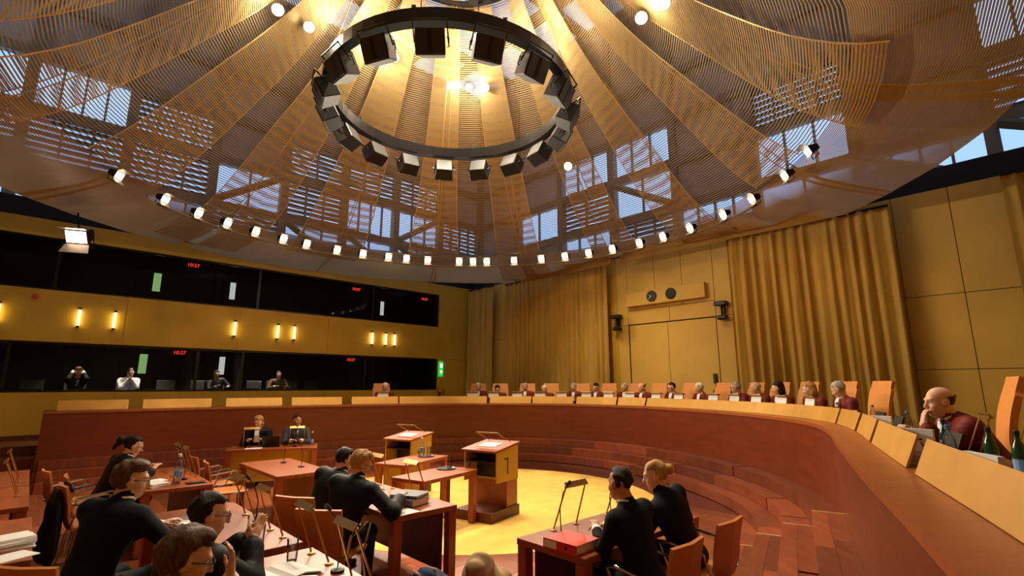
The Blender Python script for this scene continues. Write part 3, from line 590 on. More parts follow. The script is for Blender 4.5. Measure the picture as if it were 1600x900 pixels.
def lectern(a, b, rot, label, mark):
    t = thing('lectern', label, 'lectern', W(a, b, .005), RZ + rot - PI / 2)   # local +y = towards the bench
    MB().bb(-.33, .33, -.48, .3, 0, .14).build('plinth', 'table_dark', t, bevel=.004)
    MB().bb(-.3, .3, -.02, .28, .14, .52).build('lower_column', 'table_wood', t)
    m = MB(); m.prism([(-.3, .52), (.29, .52), (.29, 1.04), (-.3, .96)], 0, .285, .31); m.prism([(-.3, .52), (.29, .52), (.29, 1.04), (-.3, .96)], 0, -.31, -.285); m.bb(-.285, .285, .26, .29, .52, 1.0); m.bb(-.285, .285, -.02, .26, .52, .55); m.build('ochre_casing', 'ochre', t)
    m = MB(); m.bb(-.285, .285, -.3, .26, .8, .82); m.bb(-.285, .285, .0, .02, .55, .96); m.build('inner_shelf', 'black', t)
    m = MB(); m.add([(-.33, -.36, .955), (.33, -.36, .955), (.33, .32, 1.045), (-.33, .32, 1.045), (-.33, -.36, .985), (.33, -.36, .985), (.33, .32, 1.075), (-.33, .32, 1.075)], [(3, 2, 1, 0), (4, 5, 6, 7), (0, 1, 5, 4), (1, 2, 6, 5), (2, 3, 7, 6), (3, 0, 4, 7)]); m.build('sloped_top', 'table_wood', t)
    if mark == '1': m = MB(); m.bb(.311, .316, -.02, .0, .62, .86); m.bb(.311, .316, -.1, -.02, .84, .86); m.build('numeral', 'black', t)
    else: m = MB(); m.bb(.311, .316, -.1, -.08, .62, .78); m.bb(.311, .316, -.08, -.02, .76, .78); m.bb(.311, .316, -.14, -.1, .62, .64); m.bb(.311, .316, .06, .08, .6, .8); m.build('numeral', 'black', t)
    c = MB(); c.box((-.02, -.02, 1.035), (.32, .24, .006), Matrix.Rotation(math.atan(.09 / .68), 3, 'X')); c = c.build('speech_paper', 'paper'); tag(c, 'white paper on the sloped top of the %s lectern' % ('nearer' if mark == '1' else 'farther'), 'paper'); c.location = t.location; c.rotation_euler = t.rotation_euler
    m = MB(); m.tube([(-.2, .26, 1.06), (-.27, -.0, 1.2)], .006, 5); m.build('lamp_rod', 'brass', t); m = MB(); m.tube([(.2, .26, 1.06), (.13, .0, 1.2)], .006, 5); m.build('lamp_rod', 'brass', t); m = MB(); m.box((-.07, -.02, 1.21), (.44, .07, .02)); m.build('lamp_bar', 'brass', t)
    return t
LEC1 = lectern(5.42, 6.2, math.radians(14), 'nearer wooden and ochre lectern with a black numeral on the yellow carpet', '1'); LEC2 = lectern(5.35, 8.5, math.radians(18), 'farther wooden and ochre lectern behind the small table with bottle', '2')
# ------------------------------------------------------------------ small things on tables
def lamp_proto():
    t = thing('reading_lamp', '', 'lamp', (0, 0, 0), 0, 'brass reading lamps on tables')
    for s in (-1, 1):
        m = MB(); m.tube([(s * .15, .1, .006), (s * .13, -.03, .36)], .007, 5); m.build('rod', 'brass', t)
        m = MB(); m.lathe([(.03, 0), (.03, .008), (.01, .014)], 10, (s * .15, .1, 0)); m.build('foot', 'brass', t)
    m = MB(); m.box((0, -.04, .38), (.28, .05, .01), Matrix.Rotation(math.radians(50), 3, 'X')); m.box((0, -.03, .365), (.28, .012, .022)); m.build('shade', 'brass', t)
    return t
def mic_proto():
    t = thing('microphone', '', 'microphone', (0, 0, 0), 0, 'black gooseneck microphones')
    m = MB(); m.lathe([(.045, 0), (.045, .015), (.015, .025)], 12); m.build('base', 'black_metal', t)
    m = MB(); m.tube([(0, 0, .02), (0, .01, .2), (0, -.03, .33), (0, -.08, .4)], .005, 5); m.build('gooseneck', 'black', t); m = MB(); m.tube([(0, -.075, .395), (0, -.11, .43)], [.012, .016], 8); m.build('head', 'black', t); return t
def bottle_proto(name, body, cap, grp):
    t = thing(name, '', 'bottle', (0, 0, 0), 0, grp)
    m = MB(); m.lathe([(.033, 0), (.036, .01), (.036, .15), (.03, .19), (.014, .225), (.013, .25)], 14); m.build('bottle_body', body, t, smooth=True)
    m = MB(); m.lathe([(.016, .25), (.016, .275), (.012, .278)], 12); m.build('cap', cap, t); m = MB(); m.lathe([(.0368, .05), (.0368, .12), (.0365, .121)], 14); m.build('paper_label', 'screen_label', t); return t
M('screen_label', (120, 160, 214), .5, var=.2, scale=20)
def glass_proto():
    t = tag(MB().lathe([(.028, 0), (.034, .12), (.0315, .12), (.026, .008), (.001, .008)], 16).build('tumbler', 'clear'), '', 'glass', 'water glasses'); return t
LP, MP, BPW, GP = lamp_proto(), mic_proto(), bottle_proto('water_bottle', 'clear', 'white', 'water bottles'), glass_proto()
BPB = bottle_proto('water_bottle', 'clear', 'blue_plastic', 'water bottles with blue caps'); BPG = bottle_proto('green_bottle', 'green_glass', 'black', 'dark green bottles'); PUSED = set()
def place(proto, label, loc, rz=0, sc_=None):
    if proto.name not in PUSED:
        PUSED.add(proto.name); proto.location = loc; proto.rotation_euler = (0, 0, rz); proto['label'] = label
        if sc_: proto.scale = (sc_,) * 3
        return proto
    o = dup(proto, label, loc, rz, sc_); PUSED.add(o.name); return o
TZ = .741; RN = RZ - PI / 2      # RN: local y points away from people sitting on the near-left side
for i, (a, b, rz, lb) in enumerate([(3.55, 2.98, RZ, 'brass reading lamp behind the red binder'), (4.3, 2.98, RZ, 'brass reading lamp in front of the man on the right'),
    (3.22, 5.0, RN, 'brass reading lamp beside the dark binders, nearer one'), (3.22, 5.75, RN, 'brass reading lamp beside the gowned lawyers, farther one'),
    (1.55, 4.6, RN, 'brass reading lamp at the near end of the foreground table'), (1.55, 5.3, RN, 'brass reading lamp behind the man with steepled fingers'), (1.56, 3.75, RN, 'tall brass reading lamp beside the open books, farther one'), (1.56, 3.1, RN, 'tall brass reading lamp beside the open books, nearest one'),
    (1.7, 8.85, RN, 'brass reading lamp on the table of the ponytailed woman, farthest'), (1.7, 8.3, RN, 'brass reading lamp on the table of the ponytailed woman, nearer'),
    (-.05, 9.4, RN, 'brass reading lamp on the far table at the left edge'), (-.05, 8.2, RN, 'brass reading lamp on the near table at the left edge')]):
    place(LP, lb, W(a, b, TZ), rz)
for (dx, lb) in [(-.42, 'gold-lit reading lamp before the registrar woman'), (.42, 'gold-lit reading lamp before the registrar man')]:
    q = Matrix.Rotation(math.radians(-24), 3, 'Z') @ Vector((dx, -.1, 0)); place(LP, lb, W(3.75 + q.x, 11.0 + q.y, TZ), RZ + math.radians(-24))
for (a, b, rz, lb) in [(3.35, 2.95, RZ, 'black gooseneck microphone behind the red binder'), (4.05, 2.95, RZ, 'black gooseneck microphone before the seated man on the right'), (3.1, 8.6, RN, 'bent black microphone on the empty table, farther one'), (3.15, 8.0, RN, 'bent black microphone on the empty table, nearer one'),
    (1.62, 8.0, RN, 'black gooseneck microphone beside the water bottle'), (1.6, 5.0, RN, 'black gooseneck microphone on the left foreground table'), (1.64, 3.42, RN, 'black gooseneck microphone beside the open books'), (4.05, 10.72, RZ, 'black microphone between the two registrars')]:
    place(MP, lb, W(a, b, TZ), rz)
place(BPW, 'clear water bottle on the table of the ponytailed woman', W(1.52, 7.85, TZ), 0, 1.25); place(BPW, 'clear water bottle at the end of the registrar table', W(4.4, 10.72, TZ), 0, 1.0); place(BPW, 'clear water bottle on the tray by the farther lectern', W(5.12, 7.72, .757), 0, 1.1)
for (a, b, lb) in [(1.5, 7.72, 'empty glass beside the water bottle'), (1.5, 4.75, 'water glass behind the steepled hands'), (1.45, 4.4, 'water glass at the corner of the foreground table'), (1.5, 3.85, 'empty tall glass beside the open books'), (4.95, 6.2, 'tall tumbler on the small table by the nearer lectern')]: place(GP, lb, W(a, b, TZ), 0, 1.2)
place(GP, 'first upturned glass on the tray by the farther lectern', W(5.2, 7.6, .757)); place(GP, 'second upturned glass on the tray by the farther lectern', W(5.27, 7.72, .757)); place(GP, 'small glass on the tray by the nearer lectern', W(4.7, 6.33, .757))
for (a, b, lb) in [(5.18, 7.67, 'round dark tray by the farther lectern'), (4.65, 6.34, 'round dark tray by the nearer lectern')]:
    o = MB().lathe([(.12, 0), (.15, .014), (.145, .015), (.12, .004), (.001, .004)], 24).build('tray', 'black_metal'); o.location = W(a, b, TZ); tag(o, lb, 'tray')
def paper(name, a, b, z, w, d, h, rot, label, mat='paper', cat='paper', n=3):
    t = thing(name, label, cat, W(a, b, z), RZ + rot); r = random.Random(label)
    if n == 1: MB().bb(-w / 2, w / 2, -d / 2, d / 2, 0, h).build('sheet', mat, t)
    else:
        for k in range(n): m = MB(); m.box((r.uniform(-.015, .015), r.uniform(-.015, .015), h * (k + .5) / n), (w, d, h / n * .96), Matrix.Rotation(r.uniform(-.12, .12), 3, 'Z')); m.build('sheet', mat, t)
    return t
paper('paper_sheet', 3.62, 2.6, TZ, .21, .3, .003, .2, 'white sheet under the hands of the seated man on the right', n=1)
paper('paper_sheet', 2.78, 4.5, TZ, .3, .21, .003, .1, 'white sheet beside the dark binders', n=1)
paper('paper_stack', 1.25, 7.75, TZ, .22, .3, .04, .4, 'messy white papers on the table of the ponytailed woman', n=5); paper('paper_sheet', 1.3, 8.15, TZ, .3, .21, .003, .3, 'white sheet held before the ponytailed woman', n=1)
paper('paper_sheet', 1.12, 4.95, TZ, .3, .21, .003, .2, 'white sheet under the hands of the big man', n=1); paper('notepad', 1.42, 5.75, TZ, .16, .22, .012, .1, 'small white notepad on the far foreground table', n=1)
paper('open_document', 1.2, 4.35, TZ, .42, .3, .01, .3, 'open printed pages before the man with steepled fingers', n=2)
paper('paper_stack', .02, 5.6, TZ, .3, .22, .08, .2, 'thick stack of white papers in the lower left corner', n=7); paper('paper_sheet', .04, 5.3, TZ, .3, .21, .004, .5, 'loose white sheets at the lower left edge', n=2)
paper('paper_sheet', 3.35, 10.95, TZ, .3, .22, .004, -.4, 'white sheet before the registrar woman', n=1)
def openbook(a, b, z, rot, label):
    t = thing('open_book', label, 'book', W(a, b, z), RZ + rot)
    for s in (-1, 1):
        m = MB(); C = [(s * x, zz) for x, zz in ((0, .012), (.03, .035), (.1, .04), (.2, .018), (.215, .004))]; m.strip([(x, -.15, zz) for x, zz in C], [(x, .15, zz) for x, zz in C], .008); m.build('page_block', 'paper', t)
    MB().bb(-.225, .225, -.155, .155, 0, .004).build('cover', 'paper_grey', t); return t
openbook(1.31, 3.56, TZ, .2, 'open white book at the bottom edge, farther one'); openbook(1.31, 3.22, TZ, .15, 'open white book at the bottom edge, nearest one')
def binder(a, b, z, rot, label, mat, w=.07, lab='white'):
    t = thing('binder', label, 'binder', W(a, b, z), RZ + rot)
    m = MB(); m.bb(-.16, .16, -.14, .14, 0, .004); m.bb(-.16, .16, -.14, .14, w - .004, w); m.bb(-.16, .16, -.144, -.14, 0, w); m.build('cover', mat, t); MB().bb(-.15, .15, -.135, .12, .006, w - .006).build('paper_block', 'paper', t)
    MB().bb(-.15, -.03, -.146, -.144, .01, w - .01).build('spine_label', lab, t); m = MB(); m.T = Matrix.Translation((.06, -.144, w / 2)) @ Matrix.Rotation(PI / 2, 4, 'X'); m.lathe([(.012, 0), (.012, .002), (.004, .003)], 10); m.build('finger_ring', 'black', t); return t
binder(3.16, 2.68, TZ, math.radians(-88), 'thick red binder with a white spine label on the right table', 'red_plastic')
binder(3.05, 4.78, TZ, math.radians(-75), 'closed dark grey binder under another on the middle table', 'grey_board'); binder(3.06, 4.8, TZ + .072, math.radians(-62), 'dark grey binder lying on top of another on the middle table', 'grey_board', .03)
binder(1.2, 5.35, TZ, math.radians(-80), 'dark grey folder box before the big man', 'grey_board', .06)
o = MB().bb(-.1, .1, -.06, .06, 0, .012).build('tablet', 'black'); o.location = W(1.68, 7.62, TZ); o.rotation_euler = (0, 0, RZ); tag(o, 'flat black tablet at the corner of the ponytailed woman table', 'tablet')
o = thing('laptop', 'open black laptop between the registrars', 'laptop', W(3.72, 11.08, TZ), RZ + math.radians(156)); MB().bb(-.16, .16, -.11, .11, 0, .018).build('keyboard_base', 'black', o); m = MB(); m.box((0, .14, .11), (.32, .012, .21), Matrix.Rotation(math.radians(-18), 3, 'X')); m.build('screen_lid', 'black', o)
# bench equipment
for i, (L, off, kind, lb) in enumerate([(19.9, .55, 'b', 'farthest of the blue-capped bottles on the bench'), (20.85, .62, 'b', 'second blue-capped bottle on the bench'), (22.5, .62, 'b', 'blue-capped bottle before the bald judge'), (24.6, .5, 'b', 'nearest blue-capped bottle with blue label on the bench'),
    (23.9, .62, 'g', 'green bottle on the bench, farthest'), (24.75, .66, 'g', 'green bottle on the bench, second'), (24.95, .72, 'g', 'green bottle on the bench, third'), (25.2, .8, 'g', 'green bottle on the bench, nearest')]):
    place(BPB if kind == 'b' else BPG, lb, bp(L, off, DZ - .003), 0, .95)
def docbox(L, off, lb, blue=True):
    n = bn(L); t = thing('document_box', lb, 'box', bp(L, off, DZ - .003), math.atan2(-n[0], n[1]) + (1.0 if L < 25 else .3)); t.scale = (.75, .75, .85)
    MB().bb(-.16, .16, -.02, .02, 0, .2).build('board', 'white', t); 
    if blue: MB().bb(-.14, -.08, -.023, -.02, .01, .19).build('blue_stripe', 'blue_plastic', t); MB().bb(.03, .06, -.023, -.02, .1, .115).build('mark', 'black', t)
    MB().bb(-.16, .16, .02, .08, 0, .012).build('base_lip', 'white', t); return t
docbox(20.3, .52, 'white document stand on the bench, farthest of four'); docbox(21.6, .52, 'white document stand on the bench, second of four', False); docbox(23.6, .5, 'white document stand with blue stripe on the bench, third of four'); docbox(25.35, .47, 'white document stand on the bench, nearest of four', False)
for i, (L, lb) in enumerate([(21.2, 'farthest'), (22.1, 'second'), (24.2, 'third'), (25.75, 'nearest')]):
    n = bn(L); t = thing('bench_monitor', 'dark low monitor sunk in the bench desk, %s of four' % lb, 'monitor', bp(L, .56, DZ - .003), math.atan2(-n[0], n[1]), 'dark monitors on the bench'); m = MB(); m.box((0, .03, .1), (.42, .016, .2), Matrix.Rotation(math.radians(-20), 3, 'X')); m.build('screen', 'black', t); MB().bb(-.1, .1, 0, .1, 0, .012).build('stand', 'black_metal', t)
for i, (L, off, lb) in enumerate([(24.05, .8, 'brass reading lamp lying before the bald judge'), (24.7, .85, 'brass reading lamp on the near bench desk'), (25.8, .8, 'nearest brass reading lamp on the bench desk')]):
    n = bn(L); place(LP, lb, bp(L, off, DZ - .003), math.atan2(-n[0], n[1]) + PI, .8)
for i, (L, off, lb) in enumerate([(22.7, .75, 'spread papers before the bald judge'), (23.25, .8, 'papers beside the bald judge on the bench'), (25.0, .6, 'white papers on the near bench desk'), (26.25, .62, 'white papers on the bench desk at the right edge')]):
    q = bp(L, off, DZ - .003); a, b = AB(q.x, q.y); paper('paper_stack', a, b, q.z, .3, .21, .012, random.uniform(0, 2), lb, n=3)
# soft bags on the floor come with the people section
# ------------------------------------------------------------------ people: smooth implicit bodies turned into one mesh each
class SDF:
    def __init__(s): s.p = []
    def cone(s, a, b, r1, r2, k=.03, tag=0, sub=False, nz=0): s.p.append(('c', np.array(a, np.float32), np.array(b, np.float32), r1, r2, k, tag, sub, None)); return s
    def ell(s, c, rad, R=None, k=.03, tag=0, sub=False, cut=None):
        s.p.append(('e', np.array(c, np.float32), np.array(rad, np.float32), np.array(R if R is not None else np.eye(3), np.float32), None, k, tag, sub, cut)); return s
    def d(s, p, P):
        if p[0] == 'c':
            a, b, r1, r2 = p[1:5]; ab = b - a; t = np.clip(((P - a) @ ab) / max(float(ab @ ab), 1e-9), 0, 1)
            return np.linalg.norm(P - a - t[..., None] * ab, axis=-1) - (r1 + t * (r2 - r1))
        c, rad, R = p[1:4]; q = (P - c) @ R; k0 = np.linalg.norm(q / rad, axis=-1); k1 = np.linalg.norm(q / (rad * rad), axis=-1) + 1e-9
        dd = k0 * (k0 - 1) / k1
        if p[8] is not None:
            for cu in p[8]:
                if cu[0] == 'front': dd = np.maximum(dd, -np.maximum(-(q[..., 1] - cu[1] - cu[2] * np.maximum(q[..., 2], 0)), q[..., 2] - cu[3] + 1.2 * np.abs(q[..., 0]) ** 1.5))
                else: dd = np.maximum(dd, q @ np.array(cu[0], np.float32) - cu[1])
        return dd
    def ext(s, p):
        if p[0] == 'c': r = max(p[3], p[4]); return np.minimum(p[1], p[2]) - r, np.maximum(p[1], p[2]) + r
        m = np.abs(p[3]) @ p[2]; return p[1] - m, p[1] + m
    def mesh(s, h, bumpf=None, clips=()):
        E_ = [s.ext(p) for p in s.p if not p[7]]; lo = np.min([e[0] for e in E_], 0) - 3 * h; hi = np.max([e[1] for e in E_], 0) + 3 * h
        n = np.ceil((hi - lo) / h).astype(int) + 1; V = np.full(n, .3, np.float32)
        ax = [lo[i] + h * np.arange(n[i], dtype=np.float32) for i in range(3)]
        for p in s.p:
            e0, e1 = s.ext(p); i0 = np.clip(((e0 - .09 - lo) / h).astype(int), 0, n - 1); i1 = np.clip(((e1 + .09 - lo) / h).astype(int) + 2, 1, n)
            sl = tuple(slice(a, b) for a, b in zip(i0, i1)); P = np.stack(np.meshgrid(*[ax[i][sl[i]] for i in range(3)], indexing='ij'), -1).astype(np.float32)
            dd = s.d(p, P); v = V[sl]; k = p[5]
            if p[7]: g = np.clip(.5 - .5 * (v + dd) / k, 0, 1); V[sl] = v * (1 - g) - dd * g + k * g * (1 - g)
            else: g = np.clip(.5 + .5 * (dd - v) / k, 0, 1); V[sl] = dd * (1 - g) + v * g - k * g * (1 - g)
        for Mi, c, hh in clips:
            P = np.stack(np.meshgrid(*ax, indexing='ij'), -1); V = np.maximum(V, -boxsdf(P, Mi, c, hh + h * .45 + .002)).astype(np.float32)
        if bumpf is not None: P = np.stack(np.meshgrid(*ax, indexing='ij'), -1); V = V + bumpf(P)
        return surfnet(V, lo, h)
def surfnet(V, lo, h):
    n = np.array(V.shape); I = V < 0; c = n - 1
    acc = np.zeros((*c, 3), np.float32); cnt = np.zeros(c, np.float32)
    offs = [(i, j, k) for i in (0, 1) for j in (0, 1) for k in (0, 1)]
    def S(A, o): return A[o[0]:o[0] + c[0], o[1]:o[1] + c[1], o[2]:o[2] + c[2]]
    for o in offs:
        for ax in range(3):
            if o[ax]: continue
            o2 = list(o); o2[ax] = 1; v0, v1 = S(V, o), S(V, o2); m = S(I, o) != S(I, o2)
            t = np.where(m, v0 / np.where(m, v0 - v1, 1), 0); base = np.array(o, np.float32)
            for q in range(3): acc[..., q] += m * (base[q] + (t if q == ax else 0))
            cnt += m
    act = cnt > 0; idx = np.full(c, -1, np.int64); idx[act] = np.arange(act.sum())
    g = np.stack(np.nonzero(act), -1).astype(np.float32); vs = (acc[act] / cnt[act][:, None] + g) * h + lo
    faces = []
    for ax in range(3):
        sl0 = [slice(1, -1)] * 3; sl0[ax] = slice(0, -1); sl1 = list(sl0); sl1[ax] = slice(1, None)
        a, b = I[tuple(sl0)], I[tuple(sl1)]; u, w = [(1, 2), (2, 0), (0, 1)][ax]
        for flip, m in ((False, a & ~b), (True, ~a & b)):
            q = np.stack(np.nonzero(m), -1)
            if not len(q): continue
            for d_ in range(3):
                if d_ != ax: q[:, d_] += 1
            def id_(du, dw): r = q.copy(); r[:, u] -= du; r[:, w] -= dw; return idx[r[:, 0], r[:, 1], r[:, 2]]
            f_ = np.stack([id_(1, 1), id_(0, 1), id_(0, 0), id_(1, 0)], -1); faces.append(f_[:, ::-1] if flip else f_)
    return vs, np.concatenate(faces)
def mesh_obj(name, vs, fs, mats, mi=None, parent=None):
    me = bpy.data.meshes.new(name); me.vertices.add(len(vs)); me.vertices.foreach_set('co', vs.astype(np.float32).ravel())
    me.loops.add(len(fs) * 4); me.loops.foreach_set('vertex_index', fs.astype(np.int32).ravel()); me.polygons.add(len(fs)); me.polygons.foreach_set('loop_start', np.arange(len(fs), dtype=np.int32) * 4)
    for q in mats: me.materials.append(MATS[q])
    if mi is not None: me.polygons.foreach_set('material_index', mi.astype(np.int32))
    me.update(calc_edges=True); me.validate(); me.shade_smooth()
    o = bpy.data.objects.new(name, me); COL.objects.link(o)
    if parent is not None: o.parent = parent
    return o
M('skin', (222, 172, 138), .5, var=.06, scale=14); M('skin_dark', (190, 136, 100), .5, var=.06, scale=14); M('lip', (176, 104, 88), .5, var=.05)
M('robe_black', (9, 9, 10), .55, var=.25, scale=6, st=(4, 4, 1), bump=.25, bscale=9, spec=.2); M('suit_black', (13, 13, 16), .8, var=.15, scale=20, bump=.2, bscale=10, spec=.2); M('suit_grey', (52, 56, 64), .7, var=.12, scale=30)
M('robe_wine', (112, 34, 20), .55, var=.35, scale=5, st=(4, 4, 1), bump=.35, bscale=10, spec=.2); M('shirt_white', (240, 238, 235), .7, var=.03); M('knit_brown', (110, 84, 62), .85, var=.15, scale=40)
M('hair_dark', (32, 22, 16), .6, spec=.25, var=.4, scale=30, st=(3, 3, 1), bump=.5); M('hair_brown', (86, 60, 38), .6, spec=.25, var=.4, scale=30, st=(3, 3, 1), bump=.5); M('hair_blond', (176, 134, 80), .6, spec=.25, var=.35, scale=30, st=(3, 3, 1), bump=.5); M('hair_grey', (168, 162, 152), .5, var=.25, scale=30, st=(3, 3, 1), bump=.5); M('hair_white', (218, 212, 200), .5, var=.15, scale=30, bump=.4)
M('iris', (30, 22, 18), .2, var=.1); M('tie_dark', (40, 42, 60), .5, var=.2, scale=40); M('tie_red', (150, 50, 36), .5, var=.2, scale=40)
def rotm(yaw=0, pitch=0, roll=0): return np.array(Matrix.Rotation(yaw, 3, 'Z') @ Matrix.Rotation(-pitch, 3, 'X') @ Matrix.Rotation(roll, 3, 'Y'), np.float32)
def ik(S, T, l1, l2, pole):
    d = T - S; L = min(np.linalg.norm(d), (l1 + l2) * .995); u = d / np.linalg.norm(d); T = S + u * L
    a = (l1 * l1 - l2 * l2 + L * L) / (2 * L); hh = math.sqrt(max(l1 * l1 - a * a, 0)); pl_ = pole - u * (pole @ u); pl_ /= np.linalg.norm(pl_) + 1e-9
    return S + u * a + pl_ * hh, T
V3 = lambda *a: np.array(a, np.float32)
PEOPLE = []
def person(*a, **k): PEOPLE.append((a, k))
OBST = []
def boxsdf(P, Mi, c, h): q = np.abs(P @ Mi[:3, :3].T + Mi[:3, 3] - c) - h; return np.linalg.norm(np.maximum(q, 0), axis=-1) + np.minimum(q.max(-1), 0)
def add_obst(o, grow=0):
    bbx = np.array([list(c) for c in o.bound_box]); OBST.append((np.array(o.matrix_world), (bbx.min(0) + bbx.max(0)) / 2, (bbx.max(0) - bbx.min(0)) / 2 + grow))
def make_person(loc, rz, label, outfit='suit_black', robe=False, lean=10, side=0, head=(0, -10), lw=None, rw=None, hair='hair_dark', style='short', vox=.014, seat=.45, neck='suit', glasses=False, skin='skin', group=None, ph=(None, None), scale=1.0, headset=False, curl=.5):
    """seated figure facing local +y; lw / rw = wrist targets; head = (yaw, pitch) in degrees"""
    root = thing('person', label, 'person', loc, rz, group); root.scale = (scale,) * 3
    B = SDF(); SK, CL, LIPT = 0, 1, 2; sx = 1.12 if robe else 1.0
    RT = rotm(0, -math.radians(-lean) * -1, math.radians(side)); RT = np.array(Matrix.Rotation(math.radians(side), 3, 'Y') @ Matrix.Rotation(math.radians(-lean), 3, 'X'), np.float32)
    hip = V3(0, 0, seat + .1); sp_ = lambda x, y, z: hip + RT @ V3(x, y, z)
    B.ell(hip + V3(0, .0, -.0), (.18 * sx, .14, .115), k=.06, tag=CL)
    B.ell(sp_(0, 0, .16), (.155 * sx, .115 * sx, .18), RT, k=.08, tag=CL); B.ell(sp_(0, 0, .36), (.192 * sx, .118 * sx, .17), RT, k=.08, tag=CL)
    B.cone(sp_(-.165, 0, .465), sp_(.165, 0, .465), .07 * sx, .07 * sx, k=.07, tag=CL); B.cone(sp_(0, -.01, .48), sp_(0, .01, .56), .075, .056, k=.05, tag=CL)
    for s in (-1, 1):
        kn = V3(s * .12, .42, seat + .055); an = V3(s * .12, .40, .09)
        B.cone(hip + V3(s * .09, 0, -.01), kn, .085 * sx, .068 * sx, k=.04, tag=CL); B.cone(kn, an, .062 * sx, .046 * sx, k=.03, tag=CL); B.cone(an + V3(0, 0, -.04), an + V3(0, .16, -.06), .04, .032, k=.03, tag=CL)
    hc = sp_(0, .035, .56) + V3(0, .02, .118); HR = rotm(math.radians(head[0]), math.radians(head[1])); HR = np.array(Matrix.Rotation(math.radians(head[0]), 3, 'Z') @ Matrix.Rotation(math.radians(head[1]), 3, 'X'), np.float32)
    H_ = lambda x, y, z: hc + HR @ V3(x, y, z)
    B.cone(sp_(0, .01, .52), H_(0, -.02, -.05), .056, .054, k=.03, tag=SK)
    B.ell(H_(0, -.012, .035), (.076, .096, .086), HR, k=.02, tag=SK); B.ell(H_(0, .028, -.035), (.062, .066, .084), HR, k=.03, tag=SK); B.ell(H_(0, .05, -.088), (.04, .036, .03), HR, k=.03, tag=SK)
    B.ell(H_(0, .084, .026), (.05, .014, .012), HR, k=.02, tag=SK); B.cone(H_(0, .092, .012), H_(0, .112, -.03), .009, .0135, k=.015, tag=SK); B.ell(H_(0, .09, -.066), (.024, .012, .009), HR, k=.008, tag=LIPT)
    for s in (-1, 1):
        B.ell(H_(s * .03, .1, .006), (.017, .016, .012), HR, k=.015, sub=True); B.ell(H_(s * .077, -.004, -.004), (.011, .024, .034), HR, k=.008, tag=SK); B.ell(H_(s * .038, .062, -.03), (.024, .024, .022), HR, k=.02, tag=SK)
    dl, dr = V3(-.17, .36, seat + .3), V3(.17, .36, seat + .3)
    for s, T, hd in ((-1, lw, ph[0]), (1, rw, ph[1])):
        T = V3(*T) if T is not None else (dl if s < 0 else dr)
        if T[2] < seat + .45: T[2] = seat + (.41 if robe else .385)
        Sh = sp_(s * .2 * (1.03 if robe else 1), 0, .455); E, Wr = ik(Sh, T, .29, .26, V3(s * .35, .35, -.85) if T[2] > seat + .5 else V3(s * (.3 if robe else .55), -.6, -.35))
        if robe: B.cone(Sh, E, .072, .07, k=.05, tag=CL); B.cone(E, E + (Wr - E) * .8, .07, .066, k=.04, tag=CL); B.cone(E + (Wr - E) * .7, Wr, .034, .028, k=.01, tag=SK)
        else: B.cone(Sh, E, .066, .054, k=.05, tag=CL); B.cone(E, E + (Wr - E) * .92, .053, .04, k=.03, tag=CL); B.cone(E + (Wr - E) * .8, Wr, .03, .027, k=.01, tag=SK); B.cone(E + (Wr - E) * .9, E + (Wr - E) * .97, .0405, .0395, k=.004, tag=3)
        d_ = (Wr - E) / np.linalg.norm(Wr - E); nrm = V3(0, 0, -1)
        if hd is not None: d_ = V3(*hd[0]); d_ /= np.linalg.norm(d_); nrm = V3(*hd[1])
        nrm = nrm - d_ * (nrm @ d_); nrm /= np.linalg.norm(nrm) + 1e-6; sd = np.cross(d_, nrm); 
        if sd @ V3(-s, 0, 0) < 0: sd = -sd                      # sd points to the thumb side
        if hd is not None and len(hd) > 2: sd = sd * hd[2]
        B.ell(Wr + d_ * .045, (.038, .05, .017), np.stack([sd, d_, nrm], 1), k=.015, tag=SK)
        fr = max(.0088, vox * .62)
        for q, ln in ((.03, .07), (.011, .08), (-.009, .074), (-.028, .058)):
            b0 = Wr + d_ * .08 + sd * q; c1, c2 = .3 * curl * 2, .9 * curl * 2; m1 = b0 + (d_ * math.cos(c1) + nrm * math.sin(c1) + sd * q * 1.5) * ln * .55; m2 = m1 + (d_ * math.cos(c2) + nrm * math.sin(c2) + sd * q) * ln * .5
            B.cone(b0, m1, fr * 1.05, fr, k=.004, tag=SK); B.cone(m1, m2, fr, fr * .85, k=.004, tag=SK)
        t0 = Wr + d_ * .025 + sd * .03; t1 = t0 + (d_ * .7 + sd * .6 + nrm * .25) * .045; B.cone(t0, t1, fr * 1.25, fr * 1.1, k=.008, tag=SK); B.cone(t1, t1 + (d_ * .9 + nrm * .3) * .035, fr * 1.05, fr * .9, k=.004, tag=SK)
    Mr = np.array(Matrix.Translation(Vector(loc)) @ Matrix.Rotation(rz, 4, 'Z') @ Matrix.Scale(scale, 4)); clips = []
    ex = [B.ext(p) for p in B.p if not p[7]]; plo = np.min([e[0] for e in ex], 0); phi = np.max([e[1] for e in ex], 0)
    for Mw, c, hh in OBST:
        T_ = np.linalg.inv(Mr) @ Mw; cl = T_[:3, :3] @ c + T_[:3, 3]; el = np.abs(T_[:3, :3]) @ hh
        if np.all(cl - el < phi + .02) and np.all(cl + el > plo - .02): clips.append((np.linalg.inv(Mw) @ Mr, c, hh))
    vs, fs = B.mesh(vox, clips=clips); ctr = vs[fs].mean(1); ps = [p for p in B.p if not p[7]]
    D = np.stack([B.d(p, ctr) for p in ps], 0); mi = np.array([p[6] for p in ps])[D.argmin(0)]
    mesh_obj('body', vs, fs, [skin, outfit, 'lip', 'shirt_white'], mi, root)
    # hair
    G = SDF(); FR = [('front', .012, .35, .052), ((0, .35, -.94), .1)]
    rnd_ = random.Random(label); ph_ = [rnd_.uniform(0, 6) for _ in range(4)]
